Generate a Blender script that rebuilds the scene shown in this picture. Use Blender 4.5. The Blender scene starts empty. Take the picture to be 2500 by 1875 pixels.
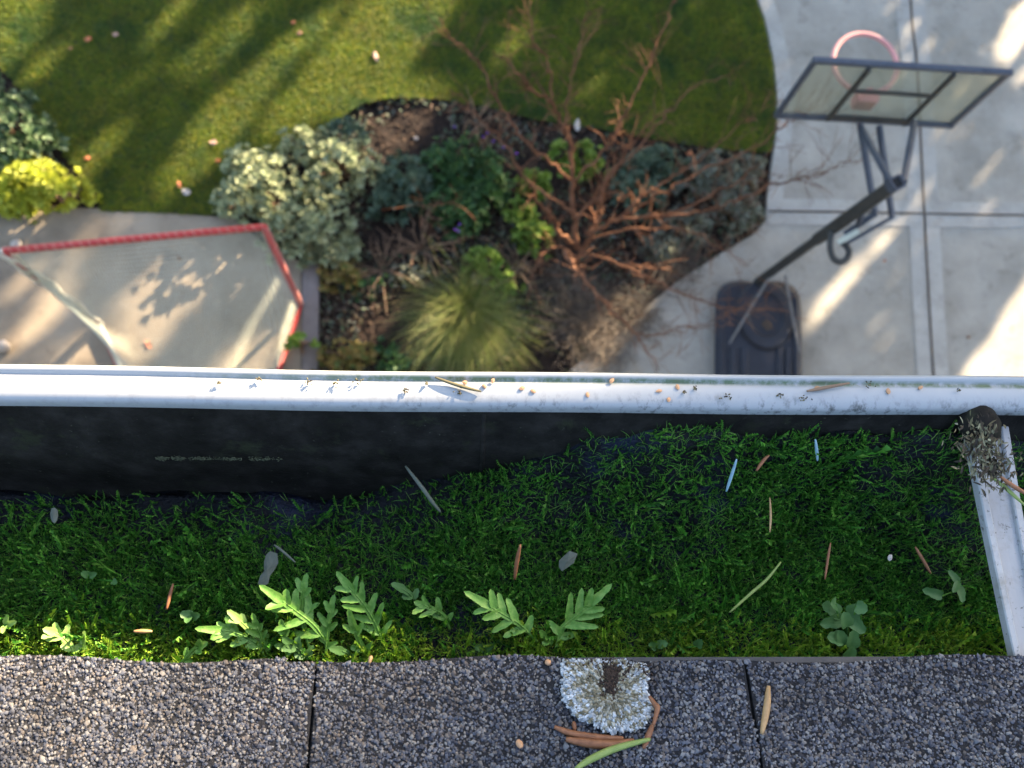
import bpy, math, random
import numpy as np
from mathutils import Vector
S = bpy.context.scene
COL = S.collection
rng = np.random.default_rng(7)
random.seed(7)

# ---------------------------------------------------------------- camera
F = 2258.0; NX, NY = -140.0, 462.5; H = 8.1          # focal length in photo pixels, nadir offset, eye height
n_ = np.array([NX, NY, F]); n_ /= np.linalg.norm(n_)
AX = np.array([1., 0, 0]) - n_*n_[0]; AX /= np.linalg.norm(AX)
AZ = -n_; AY = np.cross(AZ, AX)
def P(px, py, h=0.0):
    r = np.array([px-1250, py-937.5, F]); w = np.array([r@AX, r@AY, r@AZ])
    return w*((H-h)/-w[2]) + np.array([0, 0, H])
camd = bpy.data.cameras.new('camera'); cam = bpy.data.objects.new('camera', camd); COL.objects.link(cam)
from mathutils import Matrix
R = np.zeros((4, 4)); R[3, 3] = 1
for i, A in enumerate((AX, AY, AZ)):
    R[i, 0], R[i, 1], R[i, 2] = A[0], -A[1], -A[2]
R[2, 3] = H
cam.matrix_world = Matrix(R.tolist())
camd.sensor_width = 4.54; camd.lens = 4.54*F/2500
camd.clip_start = 0.02; camd.clip_end = 2000
camd.dof.use_dof = True; camd.dof.focus_distance = 0.375; camd.dof.aperture_fstop = 2.1
S.camera = cam

# ---------------------------------------------------------------- light
SUN_EL = math.radians(21.0); SAZ = np.array([0.67, 0.742]); SAZ /= np.linalg.norm(SAZ)
SUND = np.array([SAZ[0]*math.cos(SUN_EL), SAZ[1]*math.cos(SUN_EL), math.sin(SUN_EL)])
world = bpy.data.worlds.new('World'); S.world = world; world.use_nodes = True
nt = world.node_tree; bg = nt.nodes['Background']
sky = nt.nodes.new('ShaderNodeTexSky'); sky.sky_type = 'NISHITA'; sky.sun_disc = False
sky.sun_elevation = SUN_EL; sky.sun_rotation = math.atan2(SAZ[0], SAZ[1])
sky.air_density = 1.0; sky.dust_density = 3.0; sky.ozone_density = 1.0
nt.links.new(sky.outputs[0], bg.inputs[0]); bg.inputs[1].default_value = 0.115
sl = bpy.data.lights.new('sun', 'SUN'); sl.energy = 5.0; sl.angle = math.radians(0.5); sl.color = (1.0, 0.80, 0.55)
so = bpy.data.objects.new('sun', sl); COL.objects.link(so)
so.rotation_euler = Vector((-SUND).tolist()).to_track_quat('-Z', 'Y').to_euler()
so.location = (10, 11, 20)
S.view_settings.view_transform = 'Standard'; S.view_settings.look = 'None'
S.view_settings.exposure = 2.75; S.view_settings.gamma = 1.0
S.view_settings.use_curve_mapping = False

# ---------------------------------------------------------------- materials
def mat(name, cols, scale=8.0, detail=6.0, rough=0.8, bump=0.0, bscale=None, island=False, transl=0.0,
        stretch=(1, 1, 1), spots=None, spec=0.4, lo=0.3, hi=0.7, metal=0.0, bdist=0.01):
    m = bpy.data.materials.new(name); m.use_nodes = True
    t = m.node_tree; N = t.nodes; L = t.links
    b = N['Principled BSDF']; b.inputs['Roughness'].default_value = rough
    b.inputs['Specular IOR Level'].default_value = spec; b.inputs['Metallic'].default_value = metal
    tc = N.new('ShaderNodeTexCoord'); mp = N.new('ShaderNodeMapping'); mp.inputs['Scale'].default_value = stretch
    L.new(tc.outputs['Object'], mp.inputs['Vector'])
    nz = N.new('ShaderNodeTexNoise'); nz.inputs['Scale'].default_value = scale; nz.inputs['Detail'].default_value = detail
    nz.inputs['Roughness'].default_value = 0.62
    L.new(mp.outputs[0], nz.inputs['Vector'])
    rp = N.new('ShaderNodeValToRGB'); e = rp.color_ramp.elements
    while len(e) < len(cols): e.new(0.5)
    for i, c in enumerate(cols):
        f = i/max(1, len(cols)-1)
        e[i].position = f if island else lo+(hi-lo)*f
        e[i].color = (*c, 1)
    if island:
        g = N.new('ShaderNodeNewGeometry'); L.new(g.outputs['Random Per Island'], rp.inputs[0])
    else:
        L.new(nz.outputs['Fac'], rp.inputs[0])
    out = rp.outputs[0]
    if island:                                   # a slow noise over the random colours
        hs = N.new('ShaderNodeHueSaturation'); mr = N.new('ShaderNodeMapRange')
        mr.inputs['From Min'].default_value = 0.3; mr.inputs['From Max'].default_value = 0.7
        mr.inputs['To Min'].default_value = 0.65; mr.inputs['To Max'].default_value = 1.3
        L.new(nz.outputs['Fac'], mr.inputs[0]); L.new(mr.outputs[0], hs.inputs['Value']); L.new(out, hs.inputs['Color'])
        out = hs.outputs[0]
    if spots:                                    # (colour, scale, threshold, softness)
        for (c, sc, th, sf) in spots:
            n2 = N.new('ShaderNodeTexNoise'); n2.inputs['Scale'].default_value = sc; n2.inputs['Detail'].default_value = 8
            n2.inputs['Roughness'].default_value = 0.7
            L.new(tc.outputs['Object'], n2.inputs['Vector'])
            r2 = N.new('ShaderNodeMapRange'); r2.inputs['From Min'].default_value = th; r2.inputs['From Max'].default_value = th+sf
            L.new(n2.outputs['Fac'], r2.inputs[0])
            mx = N.new('ShaderNodeMix'); mx.data_type = 'RGBA'
            L.new(r2.outputs[0], mx.inputs[0]); L.new(out, mx.inputs[6]); mx.inputs[7].default_value = (*c, 1)
            out = mx.outputs[2]
    L.new(out, b.inputs['Base Color'])
    if bump:
        bp = N.new('ShaderNodeBump'); bp.inputs['Strength'].default_value = bump; bp.inputs['Distance'].default_value = bdist
        nb = N.new('ShaderNodeTexNoise'); nb.inputs['Scale'].default_value = bscale or scale*4; nb.inputs['Detail'].default_value = 6
        L.new(mp.outputs[0], nb.inputs['Vector']); L.new(nb.outputs['Fac'], bp.inputs['Height']); L.new(bp.outputs[0], b.inputs['Normal'])
    if transl:
        tr = N.new('ShaderNodeBsdfTranslucent'); L.new(out, tr.inputs['Color'])
        ms = N.new('ShaderNodeMixShader'); ms.inputs[0].default_value = transl
        o = N['Material Output']; L.new(b.outputs[0], ms.inputs[1]); L.new(tr.outputs[0], ms.inputs[2]); L.new(ms.outputs[0], o.inputs['Surface'])
    return m

M = {}
M['ground'] = mat('distant_ground', [(.03, .05, .015), (.07, .08, .03)], 0.6)
M['lawn'] = mat('lawn_soil', [(.022, .032, .010), (.05, .06, .018)], 3.0, bump=.5, bscale=40)
M['grass'] = mat('grass_blade', [(.045, .105, .005), (.09, .155, .006), (.17, .205, .007), (.27, .24, .015)], 2.3, island=True, rough=.6, transl=.42, spots=[((.025, .085, .012), 1.3, .5, .16), ((.19, .15, .03), 1.9, .58, .2), ((.20, .20, .03), 5, .6, .2)])
M['mulch'] = mat('mulch_soil', [(.006, .004, .003), (.022, .013, .009), (.04, .025, .016)], 14, bump=.8, bscale=60, rough=.95)
M['chip'] = mat('bark_chip', [(.008, .005, .0035), (.028, .015, .010), (.065, .04, .025)], 3, island=True, rough=.9)
M['concrete'] = mat('broom_concrete', [(.27, .25, .21), (.36, .335, .285), (.43, .40, .345)], 1.7, 9, rough=.85, bump=.25, bscale=120,
                    spots=[((.24, .22, .18), 1.1, .46, .3), ((.19, .175, .145), 4.5, .54, .22), ((.15, .13, .105), 24, .62, .14)])
M['band'] = mat('trowelled_concrete', [(.34, .325, .29), (.45, .43, .385)], 2.2, 9, rough=.7, bump=.1, bscale=90, spots=[((.26, .245, .21), 3, .48, .3), ((.20, .185, .16), 14, .58, .2)])
M['joint'] = mat('joint_dirt', [(.05, .035, .025), (.10, .07, .05)], 12)
M['patio'] = mat('patio_concrete', [(.18, .14, .10), (.27, .22, .16), (.34, .285, .215)], 1.9, 9, rough=.85, bump=.3, bscale=110,
                 spots=[((.13, .10, .08), 4.0, .55, .2), ((.42, .38, .32), 7, .66, .1)])
M['patio_edge'] = mat('patio_border', [(.15, .125, .115), (.24, .205, .19)], 4, 8, rough=.9, bump=.2)
M['shingle'] = mat('shingle_base', [(.007, .007, .008), (.018, .018, .021)], 700, 3, rough=.95, bump=.8, bscale=900, bdist=.001)
M['granule'] = mat('shingle_granule', [(.014, .014, .019), (.038, .041, .055), (.062, .067, .087), (.092, .096, .115), (.19, .185, .18), (.105, .087, .075), (.060, .056, .059)], 25, island=True, rough=.8)
M['slot'] = mat('shingle_slot', [(.008, .008, .009), (.02, .02, .02)], 300)
M['felt'] = mat('drip_edge', [(.035, .035, .038), (.06, .06, .064)], 90, rough=.6, bump=.2, bdist=.0005)
M['fascia'] = mat('painted_board', [(.10, .10, .09), (.2, .2, .18)], 20)
M['wall'] = mat('siding', [(.42, .40, .36), (.5, .48, .44)], 3, bump=.1)
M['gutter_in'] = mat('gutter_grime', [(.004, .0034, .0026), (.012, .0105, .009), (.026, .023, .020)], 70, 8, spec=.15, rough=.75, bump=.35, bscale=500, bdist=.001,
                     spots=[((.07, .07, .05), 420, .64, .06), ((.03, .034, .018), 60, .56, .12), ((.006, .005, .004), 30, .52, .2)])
M['silt'] = mat('gutter_silt', [(.0015, .0015, .0018), (.004, .005, .008)], 60, rough=.5, spec=.2, spots=[((.008, .012, .028), 22, .52, .12)], bump=.8, bscale=600, bdist=.002)  # bluish tone and spots paint a sky sheen into the wet silt
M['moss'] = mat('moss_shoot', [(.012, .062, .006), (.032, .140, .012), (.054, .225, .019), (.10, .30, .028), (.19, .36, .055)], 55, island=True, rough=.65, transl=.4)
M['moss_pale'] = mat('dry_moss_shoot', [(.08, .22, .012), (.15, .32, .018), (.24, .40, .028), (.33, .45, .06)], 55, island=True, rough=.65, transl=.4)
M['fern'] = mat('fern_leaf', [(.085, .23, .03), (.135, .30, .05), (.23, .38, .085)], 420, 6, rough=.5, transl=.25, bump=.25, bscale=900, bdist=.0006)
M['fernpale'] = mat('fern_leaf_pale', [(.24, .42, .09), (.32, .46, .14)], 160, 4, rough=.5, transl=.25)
M['seedling'] = mat('seedling_leaf', [(.06, .16, .04), (.10, .21, .065)], 200, 4, rough=.55, transl=.25)
M['needle_brown'] = mat('dry_needle', [(.15, .055, .022), (.27, .115, .05)], 300, stretch=(1, 1, 1), rough=.55)
M['needle_tan'] = mat('tan_needle', [(.26, .15, .06), (.44, .28, .13)], 200, rough=.5)
M['needle_green'] = mat('green_needle', [(.16, .22, .05), (.24, .30, .08)], 200, rough=.5)
M['needle_blue'] = mat('pale_needle', [(.20, .34, .40), (.30, .45, .50)], 200, rough=.4)
M['flake'] = mat('dry_flake', [(.45, .20, .08), (.55, .30, .15), (.30, .16, .10)], 30, island=True, rough=.7)
M['bit'] = mat('dark_debris', [(.02, .016, .012), (.07, .05, .03), (.14, .12, .06), (.22, .22, .14)], 100, island=True, rough=.9)
M['deadleaf'] = mat('grey_leaf', [(.06, .07, .05), (.10, .115, .09)], 150, rough=.7)
M['lichen'] = mat('lichen_lump', [(.20, .215, .225), (.36, .38, .395), (.50, .52, .53)], 200, island=True, rough=.9)
M['lichen_c'] = mat('lichen_centre', [(.10, .085, .05), (.20, .18, .12), (.36, .35, .30)], 260, island=True, rough=.9)
M['bark'] = mat('red_bark', [(.09, .042, .025), (.18, .085, .048), (.26, .13, .078)], 9, 6, rough=.85, spec=.15, bump=.3, bscale=80, stretch=(1, 1, .4))
M['twig'] = mat('dry_twig', [(.17, .105, .065), (.28, .18, .115)], 6, rough=.8)
M['pale_shrub'] = mat('silver_leaf', [(.21, .26, .14), (.33, .37, .21), (.46, .49, .29)], 5, island=True, rough=.6, transl=.25)
M['dark_shrub'] = mat('deep_leaf', [(.04, .085, .035), (.08, .14, .06), (.20, .26, .15)], 5, island=True, rough=.55, transl=.2)
M['yellow_shrub'] = mat('yellow_leaf', [(.30, .35, .03), (.42, .46, .045), (.55, .58, .09)], 5, island=True, rough=.55, transl=.3)
M['green_plant'] = mat('green_leaf', [(.030, .085, .028), (.055, .13, .04), (.085, .18, .05)], 5, island=True, rough=.55, transl=.25)
M['lime_plant'] = mat('lime_leaf', [(.10, .19, .025), (.17, .28, .04), (.26, .36, .07)], 5, island=True, rough=.55, transl=.25)
M['blue_plant'] = mat('bluegreen_leaf', [(.055, .105, .065), (.10, .16, .105), (.16, .22, .15)], 5, island=True, rough=.6, transl=.2)
M['silver_plant'] = mat('grey_leaf_plant', [(.10, .125, .085), (.18, .20, .145), (.27, .285, .215), (.15, .10, .075)], 5, island=True, rough=.7, transl=.15)
M['dry_plant'] = mat('dry_stalk', [(.06, .045, .036), (.12, .09, .07), (.20, .16, .12), (.11, .11, .105)], 5, island=True, rough=.85, transl=.1)
M['autumn'] = mat('autumn_leaf', [(.20, .17, .045), (.30, .20, .06), (.12, .17, .04)], 5, island=True, rough=.7, transl=.25)
M['litter'] = mat('bed_litter', [(.05, .03, .02), (.10, .065, .045), (.05, .075, .035), (.13, .14, .12), (.045, .08, .03), (.16, .11, .07)], 3, island=True, rough=.85)
M['tuft'] = mat('tuft_blade', [(.075, .125, .022), (.13, .18, .032), (.21, .22, .055), (.30, .27, .12)], 3, island=True, rough=.6, transl=.3)
M['purple'] = mat('purple_petal', [(.10, .03, .35), (.18, .06, .45)], 5, island=True)
M['conifer'] = mat('conifer_spray', [(.018, .04, .014), (.04, .07, .025)], 1, island=True, rough=.7)
M['trunk'] = mat('conifer_bark', [(.06, .04, .03), (.13, .09, .06)], 4, bump=.8, bscale=12, stretch=(1, 1, .2))
M['frame'] = mat('powder_steel', [(.055, .068, .095), (.085, .10, .13)], 14, rough=.45, spec=.5)
M['frame_back'] = mat('dark_steel', [(.035, .036, .034), (.06, .06, .056)], 10, rough=.5)
M['bplastic'] = mat('base_plastic', [(.009, .011, .018), (.020, .023, .034)], 7, rough=.5, bump=.15, bscale=60)
M['rim'] = mat('rim_paint', [(.72, .30, .28), (.78, .38, .36)], 10, rough=.4)
M['bracket'] = mat('rim_bracket', [(.68, .20, .21), (.74, .27, .28)], 10, rough=.5)
M['redpaint'] = mat('red_paint', [(.42, .035, .035), (.52, .06, .055)], 12, rough=.4)
M['cord'] = mat('net_cord', [(.62, .61, .52), (.72, .70, .62)], 30, rough=.8)
M['strut_metal'] = mat('dull_galvanised', [(.13, .125, .12), (.20, .19, .18)], 20, rough=.5)
M['lace'] = mat('faded_lace', [(.50, .22, .19), (.60, .34, .29)], 30, rough=.8)
M['algae'] = mat('dry_algae', [(.045, .05, .025), (.10, .105, .06)], 300, rough=.9)
M['net'] = mat('net_string', [(.44, .46, .38), (.56, .58, .48)], 30, rough=.85)
M['leaf_or'] = mat('orange_leaf', [(.45, .13, .06), (.55, .22, .10)], 20, rough=.7)
M['leaf_pk'] = mat('pale_leaf', [(.40, .24, .18), (.48, .33, .26)], 20, rough=.7)
M['leaf_wh'] = mat('white_leaf', [(.42, .36, .31), (.50, .45, .40)], 20, rough=.7)
M['leaf_br'] = mat('brown_leaf', [(.20, .10, .06), (.30, .17, .11)], 20, rough=.7)

def glass_mat():
    m = bpy.data.materials.new('scuffed_clear_panel'); m.use_nodes = True; t = m.node_tree; N = t.nodes; L = t.links
    b = N['Principled BSDF']; b.inputs['Base Color'].default_value = (.50, .50, .43, 1); b.inputs['Roughness'].default_value = .25
    tr = N.new('ShaderNodeBsdfTransparent'); tr.inputs[0].default_value = (.90, .92, .86, 1)
    ms = N.new('ShaderNodeMixShader'); nz = N.new('ShaderNodeTexNoise'); nz.inputs['Scale'].default_value = 3
    mr = N.new('ShaderNodeMapRange'); mr.inputs['To Min'].default_value = .22; mr.inputs['To Max'].default_value = .42
    L.new(nz.outputs['Fac'], mr.inputs[0]); L.new(mr.outputs[0], ms.inputs[0])
    L.new(tr.outputs[0], ms.inputs[1]); L.new(b.outputs[0], ms.inputs[2]); L.new(ms.outputs[0], N['Material Output'].inputs['Surface'])
    return m
M['glass'] = glass_mat()

def lip_mat():
    """white enamel with an algae line along the bead groove and grime specks toward the inner hem"""
    m = bpy.data.materials.new('white_enamel_with_algae'); m.use_nodes = True; t = m.node_tree; N = t.nodes; L = t.links
    b = N['Principled BSDF']; b.inputs['Roughness'].default_value = .38
    tc = N.new('ShaderNodeTexCoord'); sx = N.new('ShaderNodeSeparateXYZ'); L.new(tc.outputs['Object'], sx.inputs[0])
    def noise(sc, st):
        mp = N.new('ShaderNodeMapping'); mp.inputs['Scale'].default_value = st; L.new(tc.outputs['Object'], mp.inputs[0])
        z = N.new('ShaderNodeTexNoise'); z.inputs['Scale'].default_value = sc; z.inputs['Detail'].default_value = 9
        z.inputs['Roughness'].default_value = .72; L.new(mp.outputs[0], z.inputs[0]); return z.outputs['Fac']
    def op(o, a, c):
        q = N.new('ShaderNodeMath'); q.operation = o
        for i, v in enumerate((a, c)):
            if isinstance(v, (int, float)): q.inputs[i].default_value = v
            else: L.new(v, q.inputs[i])
        q.use_clamp = o in ('MULTIPLY',); return q.outputs[0]
    def ramp(v, a, c):
        r = N.new('ShaderNodeMapRange'); r.inputs['From Min'].default_value = a; r.inputs['From Max'].default_value = c
        L.new(v, r.inputs[0]); return r.outputs[0]
    d = op('ABSOLUTE', op('SUBTRACT', sx.outputs['Y'], 0.0760), 0)
    line = op('MULTIPLY', ramp(d, .0017, .0004), ramp(noise(160, (1, .6, 1)), .36, .56))
    line = op('MULTIPLY', line, ramp(sx.outputs['X'], -.13, -.03))
    inner = op('MULTIPLY', ramp(sx.outputs['Y'], .0722, .0652), ramp(noise(260, (1, .6, 1)), .50, .64))
    inner = op('MULTIPLY', inner, ramp(sx.outputs['X'], -.2, .05)); inner = op('MULTIPLY', inner, ramp(noise(28, (1, .3, 1)), .36, .58))
    specks = ramp(noise(300, (1, .7, 1)), .71, .75)
    base = N.new('ShaderNodeMix'); base.data_type = 'RGBA'; L.new(noise(40, (1, 1, 1)), base.inputs[0])
    base.inputs[6].default_value = (.29, .30, .305, 1); base.inputs[7].default_value = (.36, .365, .365, 1); o = base.outputs[2]
    for f, c in ((line, (.10, .14, .07, 1)), (inner, (.05, .05, .045, 1)), (specks, (.20, .17, .13, 1))):
        x = N.new('ShaderNodeMix'); x.data_type = 'RGBA'; L.new(f, x.inputs[0]); L.new(o, x.inputs[6]); x.inputs[7].default_value = c; o = x.outputs[2]
    L.new(o, b.inputs['Base Color'])
    return m
M['enamel'] = lip_mat()
M['strap'] = mat('white_strap', [(.27, .275, .28), (.36, .36, .36)], 60, 8, rough=.45, spots=[((.10, .095, .085), 230, .60, .08), ((.22, .21, .19), 70, .50, .2), ((.05, .05, .045), 420, .62, .06)], stretch=(1, .4, 1))

# ---------------------------------------------------------------- mesh helpers
def link(name, v, f, m, parent=None, loc=(0, 0, 0), smooth=False, mats=None, mi=None):
    """v (n,3) in world space; f: (k,3|4) array or list of faces; the object's origin goes to loc"""
    me = bpy.data.meshes.new(name)
    v = np.asarray(v, dtype=np.float64) - np.asarray(loc)
    if isinstance(f, np.ndarray):
        k = f.shape[1]
        me.vertices.add(len(v)); me.vertices.foreach_set('co', v.astype(np.float32).ravel())
        me.loops.add(f.size); me.loops.foreach_set('vertex_index', f.astype(np.int32).ravel())
        me.polygons.add(len(f)); me.polygons.foreach_set('loop_start', np.arange(0, f.size, k, dtype=np.int32))
        me.update(calc_edges=True)
    else:
        me.from_pydata(v.tolist(), [], [list(map(int, q)) for q in f])
    for q in (mats or [m]): me.materials.append(q)
    if mi is not None: me.polygons.foreach_set('material_index', np.asarray(mi, dtype=np.int32))
    if smooth: me.polygons.foreach_set('use_smooth', np.ones(len(me.polygons), dtype=bool))
    me.update()
    o = bpy.data.objects.new(name, me); COL.objects.link(o)
    if parent is not None: o.parent = parent
    else: o.location = tuple(loc)
    return o
def tag(o, label=None, cat=None, group=None, kind=None):
    if label: o['label'] = label
    if cat: o['category'] = cat
    if group: o['group'] = group
    if kind: o['kind'] = kind
    return o
def thing(name, label, cat, loc, group=None):
    o = bpy.data.objects.new(name, None); COL.objects.link(o); o.location = tuple(loc); o.empty_display_size = .05
    return tag(o, label, cat, group)
class MB:
    def __init__(s): s.v = []; s.f = []; s.n = 0; s.mi = []
    def add(s, v, f, mi=0):
        s.v.append(np.asarray(v, float)); s.f += [[i+s.n for i in q] for q in f]; s.mi += [mi]*len(f); s.n += len(v)
    def tube(s, path, rad, sides=7, cap=True, mi=0, flat=None):
        p = np.asarray(path, float); k = len(p)
        r = np.broadcast_to(np.asarray(rad, float), (k,))
        t = np.gradient(p, axis=0); t /= np.linalg.norm(t, axis=1)[:, None]+1e-12
        u = np.cross(t[0], [0.13, 0.27, 1.0]); u /= np.linalg.norm(u)+1e-12
        vs = []
        for i in range(k):
            u = u - t[i]*(u@t[i]); u /= np.linalg.norm(u)+1e-12; w = np.cross(t[i], u)
            for j in range(sides):
                a = 2*math.pi*j/sides
                vs.append(p[i] + r[i]*(math.cos(a)*u + math.sin(a)*w))
        fs = []
        for i in range(k-1):
            for j in range(sides):
                j2 = (j+1) % sides
                fs.append([i*sides+j, i*sides+j2, (i+1)*sides+j2, (i+1)*sides+j])
        if cap: fs += [list(range(sides))[::-1], [(k-1)*sides+j for j in range(sides)]]
        s.add(vs, fs, mi)
    def bar(s, a, b, w, h, up=(0, 0, 1), mi=0, bev=.15):
        """rectangular bar with chamfered long edges from a to b"""
        a = np.asarray(a, float); b = np.asarray(b, float); t = b-a; t /= np.linalg.norm(t)
        x = np.cross(t, up); x /= np.linalg.norm(x); y = np.cross(x, t); c = min(w, h)*bev
        prof = [(-w/2+c, -h/2), (w/2-c, -h/2), (w/2, -h/2+c), (w/2, h/2-c), (w/2-c, h/2), (-w/2+c, h/2), (-w/2, h/2-c), (-w/2, -h/2+c)]
        vs = [q+px*x+py*y for q in (a, b) for px, py in prof]
        fs = [[i, (i+1) % 8, 8+(i+1) % 8, 8+i] for i in range(8)] + [list(range(8))[::-1], list(range(8, 16))]
        s.add(vs, fs, mi)
    def box(s, x0, y0, z0, x1, y1, z1, mi=0):
        v = [(x, y, z) for z in (z0, z1) for y in (y0, y1) for x in (x0, x1)]
        s.add(v, [[0, 2, 3, 1], [4, 5, 7, 6], [0, 1, 5, 4], [2, 6, 7, 3], [0, 4, 6, 2], [1, 3, 7, 5]], mi)
    def slab(s, poly, z0, z1, mi=0, side=None):
        k = len(poly); v = [(x, y, z0) for x, y in poly]+[(x, y, z1) for x, y in poly]
        s.add(v, [list(range(k, 2*k))], mi)
        s.add(v, [[i, (i+1) % k, k+(i+1) % k, k+i] for i in range(k)], mi if side is None else side)
    def out(s, name, m, parent=None, loc=(0, 0, 0), smooth=False, mats=None):
        return link(name, np.concatenate(s.v), s.f, m, parent, loc, smooth, mats, s.mi if mats else None)
def norm(a): return a/(np.linalg.norm(a, axis=-1, keepdims=True)+1e-12)
def scatter(T, Fc, pos, d, nr, sx, sy, sz):
    """copies of a template (x across, y along d, z along nr) merged into one vertex/face array"""
    T = np.asarray(T, float); Fc = np.asarray(Fc)
    d = norm(d); x = norm(np.cross(d, nr)); z = np.cross(x, d)
    k = len(pos); sx, sy, sz = [np.broadcast_to(np.asarray(q, float), (k,))[:, None, None] for q in (sx, sy, sz)]
    v = pos[:, None, :] + sx*T[None, :, 0:1]*x[:, None, :] + sy*T[None, :, 1:2]*d[:, None, :] + sz*T[None, :, 2:3]*z[:, None, :]
    f = Fc[None] + (np.arange(k)*len(T))[:, None, None]
    return v.reshape(-1, 3), f.reshape(-1, Fc.shape[1])
LEAF = ([(0, 0, 0), (-.32, .33, .09), (0, .35, 0), (.32, .33, .09), (-.30, .68, .06), (0, .7, -.02), (.30, .68, .06), (0, 1, -.1)],
        [(0, 2, 1), (0, 3, 2), (1, 2, 5), (1, 5, 4), (2, 3, 6), (2, 6, 5), (4, 5, 7), (5, 6, 7)])
BLADE = ([(-.5, 0, 0), (.5, 0, 0), (-.42, .4, .02), (.42, .4, .02), (-.28, .75, -.06), (.28, .75, -.06), (0, 1, -.22)],
         [(0, 1, 3), (0, 3, 2), (2, 3, 5), (2, 5, 4), (4, 5, 6)])
ICO = np.array([(0, 0, 1), (.9, 0, .45), (.28, .85, .45), (-.72, .53, .45), (-.72, -.53, .45), (.28, -.85, .45), (.72, .53, -.3), (-.28, .85, -.3), (-.9, 0, -.3), (-.28, -.85, -.3), (.72, -.53, -.3)])
ICF = [(0, 1, 2), (0, 2, 3), (0, 3, 4), (0, 4, 5), (0, 5, 1), (1, 6, 2), (2, 7, 3), (3, 8, 4), (4, 9, 5), (5, 10, 1), (2, 6, 7), (3, 7, 8), (4, 8, 9), (5, 9, 10), (1, 10, 6)]
def inpoly(x, y, poly):
    poly = np.asarray(poly); r = np.zeros(len(x), bool); j = len(poly)-1
    for i in range(len(poly)):
        xi, yi = poly[i]; xj, yj = poly[j]
        c = ((yi > y) != (yj > y)) & (x < (xj-xi)*(y-yi)/(yj-yi+1e-12)+xi); r ^= c; j = i
    return r
def W2(pts, h=0.0): return np.array([P(a, b, h)[:2] for a, b in pts])
def smooth_path(pts, k=6):
    p = np.asarray(pts, float)
    if len(p) < 3:
        t = np.linspace(0, 1, k+1)[:, None]; return p[0]*(1-t)+p[1]*t
    q = np.vstack([2*p[0]-p[1], p, 2*p[-1]-p[-2]]); o = []
    for i in range(1, len(q)-2):
        for t in np.linspace(0, 1, k, endpoint=False):
            a, b, c, d = q[i-1:i+3]
            o.append(.5*((2*b)+(-a+c)*t+(2*a-5*b+4*c-d)*t*t+(-a+3*b-3*c+d)*t**3))
    o.append(p[-1]); return np.array(o)

# ---------------------------------------------------------------- ground, lawn, beds, drive, patio
me = MB(); me.add([(-300, -300, -.14), (300, -300, -.14), (300, 300, -.14), (-300, 300, -.14)], [[0, 1, 2, 3]])
tag(me.out('ground', M['ground']), kind='structure')
LAWN = [(245, 516), (236, 470), (172, 400), (112, 310), (62, 230), (0, 165), (-160, 20), (-500, -150), (-1500, -300), (-4000, -900), (-3000, -4000), (3000, -4200),
        (900, -1100), (1350, -760), (1600, -480), (1720, -290), (1800, -130), (1840, -20), (1866, 60), (1885, 150), (1893, 230), (1892, 310), (1884, 372),
        (1750, 365), (1600, 340), (1450, 312), (1300, 290), (1200, 264), (1080, 242), (960, 238), (880, 255), (790, 320), (690, 385), (600, 450), (548, 530), (400, 520)]
m = MB(); m.slab(W2(LAWN), -.13, 0.0, 0, 1)
tag(m.out('lawn', M['lawn'], mats=[M['lawn'], M['mulch']]), kind='structure')
# mulch bed, gently lumpy
gx = np.linspace(-3.0, 3.2, 110); gy = np.linspace(-.3, 4.6, 90); GX, GY = np.meshgrid(gx, gy)
def bedz(x, y): return -.05 + .016*np.sin(x*3.1+y*1.7) + .012*np.sin(x*7.3-y*5.1+1) + .009*np.sin(x*15+y*17)
v = np.stack([GX, GY, bedz(GX, GY)+rng.normal(0, .004, GX.shape)], -1).reshape(-1, 3)
ii = np.arange(110*90).reshape(90, 110); f = np.stack([ii[:-1, :-1], ii[:-1, 1:], ii[1:, 1:], ii[1:, :-1]], -1).reshape(-1, 4)
tag(link('mulch_bed', v, f, M['mulch'], smooth=True), kind='structure')
gx = np.linspace(-7.5, -2.6, 60); gy = np.linspace(2.9, 6.0, 40); GX, GY = np.meshgrid(gx, gy)
v = np.stack([GX, GY, bedz(GX, GY)], -1).reshape(-1, 3); ii = np.arange(60*40).reshape(40, 60)
f = np.stack([ii[:-1, :-1], ii[:-1, 1:], ii[1:, 1:], ii[1:, :-1]], -1).reshape(-1, 4)
tag(link('side_bed_soil', v, f, M['mulch'], smooth=True), kind='structure')
DEDGE = [(900, -1100), (1350, -760), (1600, -480), (1720, -290), (1800, -130), (1843, -20), (1869, 60), (1888, 150), (1896, 230), (1895, 310), (1884, 400), (1872, 480), (1868, 540),
         (1835, 575), (1770, 612), (1650, 690), (1520, 797), (1394, 903), (1200, 1068), (1000, 1240), (860, 1360)]
DP = list(W2(DEDGE)) + [(.2, -.35), (14, -.35), (14, 12), (-1.5, 12)]
m = MB(); m.slab(DP, -.13, .002, 0, 0)
def strip(mb, pts, w0, w1, z, mi, k=8):
    p = smooth_path(pts, k); t = np.gradient(p, axis=0); t /= np.linalg.norm(t, axis=1)[:, None]
    nn = np.stack([-t[:, 1], t[:, 0]], -1); a = p+nn*w0; b = p+nn*w1; K = len(p)
    v = [(x, y, z) for x, y in a]+[(x, y, z) for x, y in b]
    mb.add(v, [[i, i+1, K+i+1, K+i] for i in range(K-1)], mi)
strip(m, W2(DEDGE[1:13]), .008, .155, .006, 1)
J1 = W2([(2200, -500), (2222, 0), (2238, 170), (2255, 520), (2277, 905), (2310, 1380)]); J2a = W2([(1874, 517), (2060, 519), (2251, 523)]); J2b = W2([(2259, 523), (2500, 527), (3600, 540)])
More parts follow.
